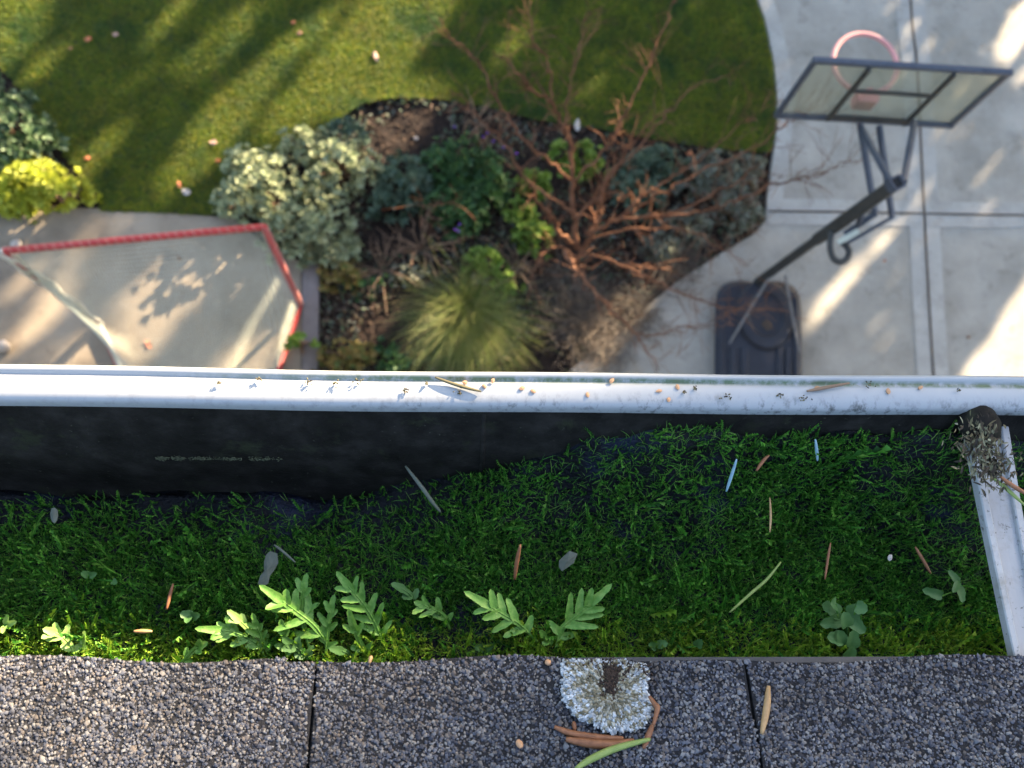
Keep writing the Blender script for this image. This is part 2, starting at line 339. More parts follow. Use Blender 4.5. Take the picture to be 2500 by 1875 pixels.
for j in (J1,):
    strip(m, j, .014, .15, .006, 1); strip(m, j, -.15, -.014, .006, 1)
for j in (J2a, J2b):
    strip(m, j, .014, .13, .010, 1); strip(m, j, -.13, -.014, .010, 1)
strip(m, J1, -.009, .009, .014, 2); strip(m, J2a, -.007, .007, .018, 2); strip(m, J2b, -.007, .007, .018, 2)
tag(m.out('driveway', M['concrete'], mats=[M['concrete'], M['band'], M['joint']]), kind='structure')
PAT = [(-2500, 520), (-600, 505), (0, 505), (270, 509), (560, 526), (640, 590), (734, 640), (736, 760), (735, 905), (733, 1420), (-2500, 1450)]
m = MB(); m.slab(W2(PAT), -.13, .0, 0, 0)
m.slab(W2([(738, 640), (779, 645), (778, 760), (776, 905), (775, 1420), (737, 1420)]), -.13, .012, 1, 1)
tag(m.out('patio', M['patio'], mats=[M['patio'], M['patio_edge']]), kind='structure')

# grass blades over the lawn in view
LW = W2(LAWN)
def grass(k, x0, x1, y0, y1, ln):
    x = rng.uniform(x0, x1, k); y = rng.uniform(y0, y1, k); ok = inpoly(x, y, LW); x, y = x[ok], y[ok]; k = len(x)
    a = rng.uniform(0, 2*math.pi, k); le = rng.uniform(.3, 1.15, k)
    d = np.stack([np.cos(a)*le, np.sin(a)*le, np.ones(k)*.75], -1); nr = np.stack([-np.cos(a)*.3, -np.sin(a)*.3, le], -1)
    L_ = ln*rng.uniform(.6, 1.3, k)
    return scatter(BLADE[0], BLADE[1], np.stack([x, y, np.zeros(k)], -1), d, nr, rng.uniform(.004, .008, k), L_, L_)
v1, f1 = grass(320000, -4.6, 4.2, 3.2, 6.1, .038); v2, f2 = grass(26000, -7, 5, 5.9, 10, .07)
tag(link('lawn_grass', np.vstack([v1, v2]), np.vstack([f1, f2+len(v1)]), M['grass']), 'short mossy green lawn grass streaked by tree shadows', 'grass', kind='stuff')
# bark chips
k = 9000; x = rng.uniform(-2.5, 2.5, k); y = rng.uniform(1.2, 4.4, k)
ok = ~inpoly(x, y, LW) & ~inpoly(x, y, np.array(DP)) & ~inpoly(x, y, W2(PAT)); x, y = x[ok], y[ok]
k2 = 1500; x2 = rng.uniform(-5.5, -3, k2); y2 = rng.uniform(3.2, 5.2, k2); ok = ~inpoly(x2, y2, LW) & ~inpoly(x2, y2, W2(PAT))
x = np.concatenate([x, x2[ok]]); y = np.concatenate([y, y2[ok]]); k = len(x); a = rng.uniform(0, 6.3, k)
v, f = scatter(LEAF[0], LEAF[1], np.stack([x, y, bedz(x, y)+.006+rng.uniform(0, .01, k)], -1), np.stack([np.cos(a), np.sin(a), rng.normal(0, .3, k)], -1),
               np.stack([rng.normal(0, .3, k), rng.normal(0, .3, k), np.ones(k)], -1), rng.uniform(.015, .04, k), rng.uniform(.025, .08, k), .03)
tag(link('mulch_chips', v, f, M['chip']), 'dark brown bark chips strewn over the planting bed', 'mulch', kind='stuff')

# ---------------------------------------------------------------- house: roof edge, fascia, wall
ROOF_E, ROOF_Z, SL = -.0315, 7.745, math.radians(21)
ts, tc_ = math.sin(SL), math.cos(SL)
def roofp(x, s, up=0.0): return np.array([x, ROOF_E - s*tc_ + 0*up*ts, ROOF_Z + s*ts + up*tc_]) + np.array([0, up*ts, 0])
house = thing('house', 'house below the camera with a dark granular shingle roof', 'house', (0, -4, 0))
def edge_wob(x): return .0012*math.sin(x*31+1)+.0008*math.sin(x*77) + (.0016 if x < -.06 else 0)
m = MB(); slots = [-.86, -.69, -.517, -.25, P(748, 1760, 7.765)[0], P(1872, 1830, 7.765)[0], .32, .50, .67, .84]
slots = [-1.0] + [s for s in slots] + [1.0]
slots.sort()
for i in range(len(slots)-1):
    a, b = slots[i]+.0006, slots[i+1]-.0006; K = 24
    xs = np.linspace(a, b, K); top = []; bot = []; top2 = []
    for xx in xs:
        e = -edge_wob(xx); top.append(roofp(xx, e, 0)); bot.append(roofp(xx, e+.0003, -.0042)); top2.append(roofp(xx, .16, .0))
    m.add(top+bot+top2, [[j, K+j, K+j+1, j+1] for j in range(K-1)] + [[j, j+1, 2*K+j+1, 2*K+j] for j in range(K-1)] + [[0, 2*K, K], [K-1, 2*K-1, 3*K-1]])
for s0 in np.arange(.13, 2.4, .13):                 # the courses above, lapped over one another
    up = .005
    m.add([roofp(-7, s0, up), roofp(7, s0, up), roofp(7, s0+.16, up-.004), roofp(-7, s0+.16, up-.004), roofp(-7, s0, .0005), roofp(7, s0, .0005)], [[0, 1, 2, 3], [0, 4, 5, 1]])
for x0, x1 in ((-7, -1.0), (1.0, 7)):
    m.add([roofp(x0, 0), roofp(x1, 0), roofp(x1, .16), roofp(x0, .16)], [[0, 1, 2, 3]])
shg = m.out('shingles', M['shingle'], house, house.location)
# granules pressed into the first course
k = 104000; x = rng.uniform(-.265, .285, k); s = rng.uniform(.0002, .115, k)
keep = np.ones(k, bool)
for q in slots: keep &= ((q > .11) & (q < .2) & (s < .026)) | (np.abs(x-q + .0006*np.sin(s*130+q*9)) > .0009 + .0005*np.sin(s*190+q*50))
keep &= ~((np.abs(x-slots[slots.index(P(1872, 1830, 7.765)[0])]) < .003) & (s < .0) )
x, s = x[keep], s[keep]; k = len(x)
w = np.array([edge_wob(q) for q in x]); s = s - w*np.clip(1-s/.05, 0, 1)
pos = np.stack([x, ROOF_E - s*tc_, ROOF_Z + s*ts], -1) + np.array([0, ts, tc_])*rng.uniform(-.0001, .0004, k)[:, None]
a = rng.uniform(0, 6.3, k); sz = rng.lognormal(-.05, .28, k)*.00056
OCT = np.array([(-1, 0, 0), (1, 0, 0), (0, -1, 0), (0, 1, 0), (0, 0, .8), (.55, .6, .5), (-.6, -.5, .55)], float)
OCTF = [(0, 2, 6), (2, 1, 4), (2, 4, 6), (1, 5, 4), (1, 3, 5), (3, 0, 4), (3, 4, 5), (0, 6, 4)]
v, f = scatter(OCT, OCTF, pos, np.stack([np.cos(a), np.sin(a)*tc_, -np.sin(a)*ts], -1)+rng.normal(0, .25, (k, 3)), np.array([[0, ts, tc_]])+rng.normal(0, .3, (k, 3)),
               sz*rng.uniform(.75, 1.2, k), sz*rng.uniform(.8, 1.35, k), sz*rng.uniform(.7, 1.2, k))
gr = link('granules', v, f, M['granule'], house, house.location); gr['kind'] = 'stuff'
m = MB()                                              # dark felt seen in the slots and the drip edge under the shingles
m.add([roofp(-1.05, .001, -.0045), roofp(1.05, .001, -.0045), roofp(1.05, .2, -.0045), roofp(-1.05, .2, -.0045)], [[0, 1, 2, 3]])
m.out('felt', M['slot'], house, house.location)
m = MB(); K = 60; xs = np.linspace(-3, 3, K)
de = [(-.0000, -.0052), (-.0022, -.0052), (-.0026, -.0066), (-.0020, -.016)]
vv = []
for xx in xs:
    for (sp, up) in de: vv.append(roofp(xx, sp + (.002 if xx < -.035 else 0.0) - .0003*math.sin(xx*40), up))
m.add(vv, [[i*4+j, i*4+j+1, (i+1)*4+j+1, (i+1)*4+j] for i in range(K-1) for j in range(3)])
m.out('drip_edge', M['felt'], house, house.location)
m = MB(); m.box(-7, -.09, 7.50, 7, -.062, 7.728)
m.out('fascia', M['fascia'], house, house.location)
m = MB(); m.box(-7, -8, -.14, 7, -.40, 7.6); m.out('wall', M['wall'], house, house.location)
m = MB(); m.add([(-7, -.0905, 7.52), (7, -.0905, 7.52), (7, -.40, 7.52), (-7, -.40, 7.52)], [[0, 1, 2, 3]]); m.out('soffit', M['wall'], house, house.location)
m = MB(); m.add([roofp(-7, .1, -.012), roofp(7, .1, -.012), roofp(7, 4.5, -.002), roofp(-7, 4.5, -.002), (-7, -8.3, ROOF_Z+.05), (7, -8.3, ROOF_Z+.05)],
                [[0, 1, 2, 3], [3, 2, 5, 4]]); m.out('roof', M['shingle'], house, house.location)

# ---------------------------------------------------------------- gutter
gut = thing('rain_gutter', 'white metal rain gutter choked with moss along the shingle roof edge', 'gutter', (0, 0, 7.65))
inn = [(-.0605, 7.722), (-.0605, 7.652), (.018, 7.651), (.032, 7.662), (.041, 7.682), (.0475, 7.702), (.056, 7.720), (.0640, 7.7335)]
lip = [(.0640, 7.7335), (.0648, 7.7368), (.0662, 7.7385), (.0690, 7.7390), (.0735, 7.7390), (.0752, 7.7381), (.0760, 7.7374), (.0768, 7.7384), (.0780, 7.7392), (.0792, 7.7388), (.0798, 7.7372)]
outr = [(.0798, 7.7372), (.0795, 7.728), (.0712, 7.722), (.058, 7.705), (.045, 7.684), (.036, 7.660), (.020, 7.648), (-.0612, 7.649), (-.0612, 7.722)]
def extrude(prof, name, m_, bow=True, x0=-3.5, x1=3.5):
    xs = np.concatenate([np.linspace(x0, -.4, 8), np.linspace(-.36, .4, 40), np.linspace(.45, x1, 8)]); k = len(prof); v = []
    for xx in xs:
        b = (-.0006*math.cos(xx*11) + .00025*math.sin(xx*37) - .0022*min(1, abs(xx-.1))**2) if abs(xx) < 1 else -.0022
        for i, (y, z) in enumerate(prof):
            g = max(0, min(1, (y-.03)/.04)); v.append((xx, y+b*g, z+.0003*math.sin(xx*23)*g))
    f = np.array([[i*k+j, i*k+j+1, (i+1)*k+j+1, (i+1)*k+j] for i in range(len(xs)-1) for j in range(k-1)])
    return link(name, v, f, m_, gut, gut.location, smooth=True)
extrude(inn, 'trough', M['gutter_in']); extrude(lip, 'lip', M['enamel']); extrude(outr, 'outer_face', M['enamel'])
m = MB(); xj = P(1176, 1050, 7.70)[0]
m.tube([(xj, .0325, 7.663), (xj, .0415, 7.683), (xj+.0003, .0480, 7.703), (xj, .0563, 7.720), (xj, .0635, 7.732)], .0012, 6); m.out('seam', M['gutter_in'], gut, gut.location, True)
# hanger strap, sloping from the roof edge down under the lip
A0, A1 = P(2475, 1620, 7.742), P(2560, 1620, 7.742); B0, B1 = P(2345, 985, 7.724), P(2450, 985, 7.724)
def lerp(a, b, t): return a*(1-t)+b*t
m = MB(); K = 10; prof = [(0, -.003), (0, .0010), (.03, .0016), (.17, .0016), (.2, .0012), (.205, -.0004), (.5, -.0006), (.795, -.0004), (.8, .0012), (.83, .0016), (.97, .0016), (1, .0010), (1, -.003)]
vv = []
for i in range(K+1):
    t = i/K; a, b = lerp(A0, B0, t), lerp(A1, B1, t)
    for (u, z) in prof: vv.append(lerp(a, b, u)+np.array([0, 0, z - .0008*math.sin(t*math.pi)]))
k = len(prof); m.add(vv, [[i*k+j, (i+1)*k+j, (i+1)*k+j+1, i*k+j+1] for i in range(K) for j in range(k-1)])
hg = m.out('hanger_strap', M['strap'], gut, gut.location, False)
c = P(2392, 1062, 7.734); m = MB()
m.tube([c+np.array([.0005, -.0035, -.001]), c+np.array([0, -.0005, .001]), c+np.array([0, .003, .0012]), c+np.array([0, .0075, -.002]), c+np.array([0, .010, -.006])], [.0045, .0072, .0080, .0078, .006], 20)
m.out('screw_boss', M['gutter_in'], gut, gut.location, True)

# silt and moss
def wally(z): return np.interp(z, [7.652, 7.662, 7.682, 7.702, 7.72, 7.7335], [.018, .032, .041, .0475, .056, .064])
def mossz(x, y):
    t = np.clip((y+.05)/.105, 0, 1)                  # 0 at the roof, 1 at the lip
    rgt = np.clip((x+.05)/.11, 0, 1)
    z = 7.6800 + .008*(1-t)**2 - .012*np.clip((t-.45)/.4, 0, 1)*(1-rgt) + .043*rgt*np.clip((t-.4)/.6, 0, 1)**1.8 + .019*rgt*(1-t)**1.5
    return z + .0022*np.sin(x*60+y*40) + .0018*np.sin(x*113-y*90+2) + .0012*np.sin(x*210+y*170)
gx = np.linspace(-.6, .6, 160); gy = np.linspace(-.060, .0655, 40); GX, GY = np.meshgrid(gx, gy)
v = np.stack([GX, GY, mossz(GX, GY)+rng.normal(0, .0006, GX.shape)], -1).reshape(-1, 3); ii = np.arange(160*40).reshape(40, 160)
v[:, 1] = np.minimum(v[:, 1], wally(v[:, 2]))
f = np.stack([ii[:-1, :-1], ii[:-1, 1:], ii[1:, 1:], ii[1:, :-1]], -1).reshape(-1, 4)
tag(link('gutter_silt', v, f, M['silt'], smooth=True), 'wet black silt lying in the gutter under the moss', 'silt', kind='stuff')
# pale algae tide line on the inner wall
q = smooth_path([P(a, b, z) for a, b, z in [(380, 1118, 7.7035), (450, 1112, 7.7035), (560, 1110, 7.7035), (690, 1108, 7.7035)]], 8); mb = MB()
for i in range(0, len(q)-1):
    for _ in range(int(26+22*math.sin(i*1.3)+10*math.sin(i*3.1))):
        c = lerp(q[i], q[i+1], rng.uniform()); c[1] = .0476+rng.uniform(-.0004, .0003); c[2] += rng.normal(0, .0007); c[1] += (c[2]-7.7035)*.38; mb.add(np.array(ICO)*[rng.uniform(.0002, .0005), .00015, rng.uniform(.0001, .00025)]+c, ICF)
mb.out('algae_line', M['algae'], gut, gut.location, True)
MT = [(-.035, 0, 0), (.035, 0, 0), (-.03, .5, .06), (.03, .5, .06), (0, 1, -.06)]; MF = [(0, 1, 3), (0, 3, 2), (2, 3, 4)]
for q in range(12):                                   # leaflets up the stem
    y = .10+.075*q; s = -1 if q % 2 else 1; l = .15*(1-.4*q/12)
    i = len(MT); z0 = .06*math.sin(y*3)
    MT += [(0, y, z0), (s*l, y+.17, z0+.09), (s*l*.45, y+.22, z0-.02)]; MF.append((i, i+1, i+2))
def moss(k, x0, x1, y0, y1, ln, dens=None):
    x = rng.uniform(x0, x1, k); y = rng.uniform(y0, y1, k)
    t = np.clip((y+.05)/.105, 0, 1); rgt = np.clip((x+.075)/.10, 0, 1)
    pr = 1 - (1-rgt)*np.clip((t-.62)/.2, 0, 1) ; pr *= .38 + .62*(np.sin(x*47+y*33)+np.sin(x*101-y*71+2) + np.sin(x*23+5) + 1.6*(1-t) > -.3)
    pr *= 1 - .68*np.clip((t-.42)/.3, 0, 1)*(1-.6*(np.sin(x*38+2) > .2))
    ok = (rng.uniform(0, 1, k) < pr) & (y < wally(mossz(x, y))-.0008); x, y = x[ok], y[ok]; k = len(x)
    a = rng.uniform(0, 6.283, k); le = np.abs(rng.normal(.0, .75, k))+.15
    d = np.stack([np.cos(a)*le, np.sin(a)*le+.18, np.ones(k)], -1); nr = np.stack([rng.normal(0, .6, k), rng.normal(0, .6, k)-.5, np.ones(k)*.4], -1)
    L_ = ln*rng.lognormal(0, .38, k)
    return scatter(MT, MF, np.stack([x, y, mossz(x, y)-.001], -1), d, nr, L_*.62, L_, L_)
v1, f1 = moss(80000, -.275, .30, -.052, .066, .0046)
v2, f2 = moss(4500, -.6, -.27, -.052, .06, .008); v3, f3 = moss(4500, .29, .6, -.052, .06, .008)
k = 48000; x = rng.uniform(-.275, .30, k); y = rng.uniform(-.052, .066, k); tt_ = np.clip((y+.05)/.105, 0, 1); rg_ = np.clip((x+.06)/.12, 0, 1)
ok = (rng.uniform(0, 1, k) < (1.05-tt_*.85+.2*rg_*tt_)*(1-(1-rg_)*np.clip((tt_-.62)/.2, 0, 1))) & (y < wally(mossz(x, y))-.0008); x, y = x[ok], y[ok]; k = len(x); an = rng.uniform(0, 6.28, k); le = np.abs(rng.normal(0, .8, k))
v4, f4 = scatter(BLADE[0], BLADE[1], np.stack([x, y, mossz(x, y)], -1), np.stack([np.cos(an)*le, np.sin(an)*le+.2, np.ones(k)], -1), np.stack([-np.cos(an), -np.sin(an), le], -1), rng.uniform(.00018, .00036, k), rng.uniform(.0025, .0075, k), .008)
fil_dry = (y + rng.normal(0, .004, k) < -.0235)
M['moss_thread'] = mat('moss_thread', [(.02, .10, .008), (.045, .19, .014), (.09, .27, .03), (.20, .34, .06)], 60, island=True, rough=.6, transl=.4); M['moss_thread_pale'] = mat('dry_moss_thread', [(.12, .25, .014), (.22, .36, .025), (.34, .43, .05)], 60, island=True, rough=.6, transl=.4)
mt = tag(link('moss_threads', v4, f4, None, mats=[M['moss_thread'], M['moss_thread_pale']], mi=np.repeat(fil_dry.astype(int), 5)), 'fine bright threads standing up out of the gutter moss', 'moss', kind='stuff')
mv = np.vstack([v1, v2, v3]); mf = np.vstack([f1, f2+len(v1), f3+len(v1)+len(v2)])
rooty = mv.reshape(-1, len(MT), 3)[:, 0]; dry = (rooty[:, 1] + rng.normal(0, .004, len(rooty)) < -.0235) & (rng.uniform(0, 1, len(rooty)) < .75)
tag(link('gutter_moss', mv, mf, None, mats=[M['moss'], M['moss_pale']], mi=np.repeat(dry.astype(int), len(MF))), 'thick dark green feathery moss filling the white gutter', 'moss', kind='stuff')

# ---------------------------------------------------------------- ferns in the gutter
ZF = 7.695
def lobe(mb, base, d, nr, L_, w, mi=0, curl=.12):
    d = d/np.linalg.norm(d); x = np.cross(d, nr); x /= np.linalg.norm(x); z = np.cross(x, d); K = 9; vs = []
    for i in range(K+1):
        t = i/K; ww = w*(.72+.28*math.sin(min(1, t*1.5)*math.pi))*math.sqrt(max(0, 1-max(0, (t-.74)/.26)**2.0))*(1+.06*math.sin(t*19+L_*9e3)) + .00004
        c = base+d*L_*t - z*L_*curl*t*t
        for u in (-1, -.5, 0, .5, 1): vs.append(c+x*ww*u*.5+z*(abs(u)*ww*.16))
    mb.add(vs, [[i*5+j, i*5+j+1, (i+1)*5+j+1, (i+1)*5+j] for i in range(K) for j in range(4)], mi)
def frond(mb, pts, n, L_, w, z0=ZF-.005, z1=ZF+.001, mi=0, seed=0, ang=60, tipl=None):
    L_ *= 1.22; w *= .80; r = random.Random(seed); pp = [P(a, b, z0+(z1-z0)*i/(len(pts)-1)) for i, (a, b) in enumerate(pts)]; p = smooth_path(pp, 6)
    tot = np.linalg.norm(np.diff(p, axis=0), axis=1).sum()
    mb.tube(p, np.linspace(.0007, .0004, len(p)), 5, mi=mi)
    up0 = np.array([r.uniform(-.25, .25), r.uniform(-.1, .35), 1.0])
    K = len(p)
    for q in range(n):
        t = .22+.70*q/max(1, n-1); i = min(K-2, int(t*(K-1))); b = lerp(p[i], p[i+1], t*(K-1)-i); tg = p[i+1]-p[i]; tg /= np.linalg.norm(tg)
        sd = np.cross(up0, tg); sd /= np.linalg.norm(sd)
        for s in (1, -1):
            a = math.radians(ang*(1-.35*t)+r.uniform(-9, 9)); d = tg*math.cos(a)+sd*s*math.sin(a)+np.array([0, 0, r.uniform(-.1, .28)])
            l = L_*(1-.42*abs(t-.4)/.6)*r.uniform(.8, 1.15)*(1.0 if q else .75)
            lobe(mb, b+tg*(s*.0009), d, up0+np.array([r.uniform(-.3, .3), r.uniform(-.3, .3), 0]), l, w*r.uniform(.85, 1.1), mi, r.uniform(.0, .25))
    vs = []                                            # the leafy wing along the rachis
    for i in range(K):
        tg = p[min(K-1, i+1)]-p[max(0, i-1)]; tg /= np.linalg.norm(tg); sd = np.cross(up0, tg); sd /= np.linalg.norm(sd); f_ = min(1, max(.1, (i/(K-1)-.08)/.2)); ww = w*.36*f_
        vs += [p[i]-sd*ww+[0, 0, .0004], p[i]+[0, 0, .0002], p[i]+sd*ww+[0, 0, .0004]]
    mb.add(vs, [[i*3+j, i*3+j+1, i*3+j+4, i*3+j+3] for i in range(K-1) for j in range(2)], mi)
    tg = p[-1]-p[-3]
    lobe(mb, p[-2], tg/np.linalg.norm(tg)+np.array([0, 0, .05]), up0, tipl or L_*1.05, w*1.05, mi, .15)
def fern(label, fronds, m_='fern', group='ferns growing in the gutter moss'):
    b = fronds[0][0][0]; loc = P(b[0], b[1], ZF-.02); t = thing('fern', label, 'fern', loc, group)
    for i, fr in enumerate(fronds):
        mb = MB(); kw = dict(fr[4]) if len(fr) > 4 else {}; mm = kw.pop('m', m_); hi = .011 if b[0] > 1200 else 0.0; kw['z0'] = kw.get('z0', ZF-.005)+hi; kw['z1'] = kw.get('z1', ZF+.001)+hi
        frond(mb, fr[0], fr[1], fr[2], fr[3], seed=int(b[0])+i*13, **kw); mb.out('frond', M[mm], t, loc, True)
PX = .000173
fern('fern with a sunlit pale frond, left end of the big fern cluster', [
    ([(648, 1605), (625, 1570), (575, 1545), (545, 1540)], 4, 46*PX, 24*PX, dict(tipl=70*PX)),
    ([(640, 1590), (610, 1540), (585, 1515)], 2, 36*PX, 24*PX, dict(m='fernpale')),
    ([(655, 1600), (640, 1560), (628, 1530)], 3, 34*PX, 20*PX)])
fern('biggest fern, in the middle of the left fern cluster', [
    ([(810, 1590), (770, 1530), (720, 1490), (690, 1468)], 4, 62*PX, 27*PX, dict(tipl=78*PX, z1=ZF+.006)),
    ([(760, 1600), (745, 1540), (738, 1480), (742, 1440)], 3, 44*PX, 22*PX, dict(tipl=48*PX)),
    ([(700, 1605), (697, 1570), (692, 1545)], 2, 34*PX, 24*PX),
    ([(795, 1600), (800, 1540), (808, 1490)], 3, 38*PX, 22*PX),
    ([(750, 1610), (738, 1592), (722, 1580)], 2, 40*PX, 28*PX, dict(m='seedling'))])
fern('fern with long upright lobes, right side of the left fern cluster', [
    ([(940, 1590), (920, 1530), (890, 1478), (852, 1432)], 5, 56*PX, 24*PX, dict(tipl=58*PX, z1=ZF+.005)),
    ([(900, 1608), (880, 1570), (868, 1540)], 2, 52*PX, 26*PX),
    ([(850, 1610), (848, 1595), (835, 1590)], 1, 36*PX, 26*PX, dict(m='seedling'))])
fern('small fern frond just right of the big cluster', [([(1098, 1535), (1085, 1505), (1060, 1488), (1035, 1478)], 3, 42*PX, 21*PX, dict(tipl=32*PX))])
fern('fern frond leaning left, beside its twin above the lichen', [([(1312, 1568), (1270, 1525), (1228, 1500), (1195, 1480)], 4, 60*PX, 25*PX, dict(tipl=78*PX))])
fern('fern frond leaning right, beside its twin above the lichen', [([(1355, 1588), (1372, 1535), (1405, 1505), (1436, 1478)], 4, 64*PX, 25*PX, dict(tipl=84*PX)), ([(1345, 1575), (1335, 1562), (1328, 1552)], 1, 24*PX, 20*PX)])
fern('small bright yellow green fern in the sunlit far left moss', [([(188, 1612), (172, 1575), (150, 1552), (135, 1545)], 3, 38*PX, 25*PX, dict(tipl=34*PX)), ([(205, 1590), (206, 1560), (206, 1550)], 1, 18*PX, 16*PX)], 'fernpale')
fern('low fern frond at the shingle edge left of the cluster', [([(440, 1620), (470, 1590), (485, 1580)], 2, 32*PX, 24*PX)])
fern('small fern frond above the gap between cluster and right pair', [([(1010, 1465), (1000, 1450), (985, 1440)], 1, 36*PX, 26*PX)], 'seedling')
def seedling(label, leaves, base, m_='seedling', z=None):
    z = z or (ZF+.010 if base[0] > 1500 else ZF)
    loc = P(*base, z-.02); t = thing('seedling', label, 'seedling', loc, 'seedlings sprouting in the gutter moss'); mb = MB(); st = MB()
    for i, (x0, y0, x1, y1, w) in enumerate(leaves):
        a, b = P(x0, y0, z-.002+.0005*i), P(x1, y1, z+.001+.0005*i); lobe(mb, a, b-a, np.array([.1*math.sin(i*2), .2*math.cos(i*3), 1]), np.linalg.norm(b-a), w*PX, 0, .1)
        st.tube([P(*base, z-.022), lerp(P(*base, z-.012), a, .6), a], .0004, 5)
    mb.out('leaves', M[m_], t, loc, True); st.out('stem', M['moss'], t, loc, True)
seedling('blue green round leaved seedling near the right end of the shingle edge', [(2050, 1500, 2010, 1475, 40), (2060, 1510, 2005, 1525, 36), (2075, 1500, 2100, 1480, 40), (2075, 1510, 2112, 1545, 34), (2055, 1560, 2022, 1555, 38),
          (2060, 1575, 2050, 1540, 32), (2080, 1580, 2086, 1540, 34), (2066, 1610, 2085, 1580, 34), (2040, 1475, 2030, 1475, 34), (2090, 1480, 2118, 1490, 34), (2068, 1530, 2062, 1495, 36)], (2065, 1600))
seedling('pale seedling with narrow leaves beside the white hanger strap', [(2340, 1425, 2318, 1393, 22), (2340, 1430, 2352, 1470, 24), (2340, 1420, 2328, 1445, 18), (2300, 1455, 2255, 1440, 26)], (2338, 1440))
seedling('tiny sunlit seedling at the far left of the moss', [(14, 1525, 18, 1502, 16), (16, 1525, 38, 1518, 16), (12, 1528, 6, 1545, 16)], (14, 1535), 'fernpale')
seedling('flat leaved seedling left of the fern cluster', [(470, 1505, 440, 1498, 26), (470, 1505, 486, 1500, 22), (462, 1505, 455, 1520, 20)], (465, 1525))
seedling('faint small seedling low in the shaded left moss', [(215, 1405, 198, 1398, 18), (218, 1405, 234, 1400, 18), (275, 1418, 284, 1424, 16)], (220, 1415))
seedling('low pair of seedling leaves under the twin fern fronds', [(1180, 1585, 1160, 1580, 22), (1182, 1585, 1204, 1572, 22), (1225, 1585, 1238, 1580, 24), (1215, 1575, 1222, 1562, 18)], (1195, 1592))
seedling('seedling leaves at the shingle edge between lichen and right seedling', [(1605, 1575, 1630, 1570, 22), (1605, 1580, 1585, 1572, 22), (1700, 1578, 1712, 1562, 24)], (1610, 1590))

# ---------------------------------------------------------------- needles, flakes, lichen, debris on roof and gutter
def needle(label, pts, z, w, m_, cat='needle', name='conifer_needle', group=None, lift=.0008):
    p = smooth_path([P(a, b, z[i] if isinstance(z, (list, tuple)) else z) for i, (a, b) in enumerate(pts)], 6); K = len(p)
    r = w*PX*.5*np.array([max(.18, math.sin(math.pi*(.08+.86*i/(K-1)))**.5) for i in range(K)])
    loc = p[0].copy(); mb = MB(); mb.tube(p+np.array([0, 0, lift]), r, 6); tag(mb.out(name, M[m_], None, loc, True), label, cat, group); return
def rz(px, py):                                       # height of the roof surface under a pixel
    h = ROOF_Z
    for _ in range(6):
        q = P(px, py, h); h = ROOF_Z + (ROOF_E-q[1])*ts/tc_
    return h
def rneedle(label, pts, w, m_, lift=.0016, **kw): needle(label, pts, [rz(*q) for q in pts], w, m_, lift=lift, **kw)
rneedle('tan straw needle lying over the right shingle slot', [(1873, 1674), (1868, 1730), (1856, 1790)], 16, 'needle_tan')
rneedle('red brown needle under the lichen, left end free', [(1352, 1773), (1400, 1790), (1460, 1798), (1520, 1800)], 15, 'needle_brown')
rneedle('thick brown needle curving under the lower rim of the lichen', [(1380, 1802), (1440, 1812), (1500, 1815), (1545, 1805)], 20, 'needle_brown', lift=.0022)
rneedle('short orange needle right of the lichen, pointing down', [(1592, 1765), (1580, 1795), (1568, 1825)], 13, 'needle_brown', lift=.0018)
rneedle('brown needle crossing the right edge of the lichen', [(1578, 1695), (1592, 1715), (1598, 1725), (1588, 1765)], 12, 'needle_brown', lift=.005)
rneedle('long olive green needle running from lichen to bottom edge', [(1402, 1872), (1440, 1848), (1500, 1822), (1582, 1800)], 15, 'needle_green', lift=.0036)
rneedle('short upright brown twig bits beneath the lichen', [(1400, 1760), (1402, 1782)], 10, 'needle_brown', lift=.001)
needle('pale blue needle standing in the dark moss, left one', [(1772, 1200), (1785, 1160), (1797, 1122)], [7.714, 7.720, 7.726], 9, 'needle_blue')
needle('pale blue needle standing in the dark moss, right one', [(1994, 1125), (1992, 1100), (1989, 1074)], [7.720, 7.725, 7.730], 8, 'needle_blue')
MZ = 7.698
needle('pinkish brown needle upright in the middle of the moss', [(1256, 1415), (1262, 1370), (1270, 1330)], [7.704, 7.708, 7.712], 11, 'needle_brown')
needle('orange needle in dark moss right of the pale blue one', [(1845, 1150), (1862, 1125), (1876, 1112)], 7.722, 9, 'needle_brown')
needle('thin rusty needle in the right part of the moss', [(2012, 1415), (2020, 1360), (2026, 1325)], 7.710, 7, 'needle_brown')
needle('short rusty needle near the white strap', [(2232, 1335), (2250, 1365), (2270, 1400)], 7.708, 9, 'needle_brown')
needle('long two tone green and brown needle lying in the moss', [(1780, 1495), (1830, 1450), (1870, 1415), (1905, 1372)], 7.712, 8, 'needle_green')
needle('thin brown stalk upright in dark moss', [(1878, 1300), (1880, 1260), (1878, 1215)], 7.716, 6, 'needle_tan')
needle('dull pink needle in the shaded left moss', [(408, 1488), (416, 1455), (424, 1425)], MZ, 9, 'needle_brown')
needle('short pale straw bit left of the fern cluster', [(328, 1541), (350, 1541), (373, 1541)], 7.712, 10, 'needle_tan')
needle('grey dead stem lying in the dark moss near the lip', [(990, 1138), (1030, 1190), (1055, 1225), (1075, 1250)], [7.706, 7.708, 7.706, 7.702], 11, 'deadleaf')
needle('thin grey stalk above the grey dead leaf', [(670, 1330), (690, 1345), (722, 1373)], MZ, 7, 'deadleaf')
LIPZ = 7.7395
needle('dark brown twig lying on the middle of the white lip', [(1062, 922), (1100, 936), (1140, 948), (1175, 957)], LIPZ, 9, 'bit', cat='twig', name='twig')
needle('brown twig lying on the right part of the white lip', [(1968, 956), (2010, 948), (2072, 936)], LIPZ, 9, 'twig', cat='twig', name='twig')
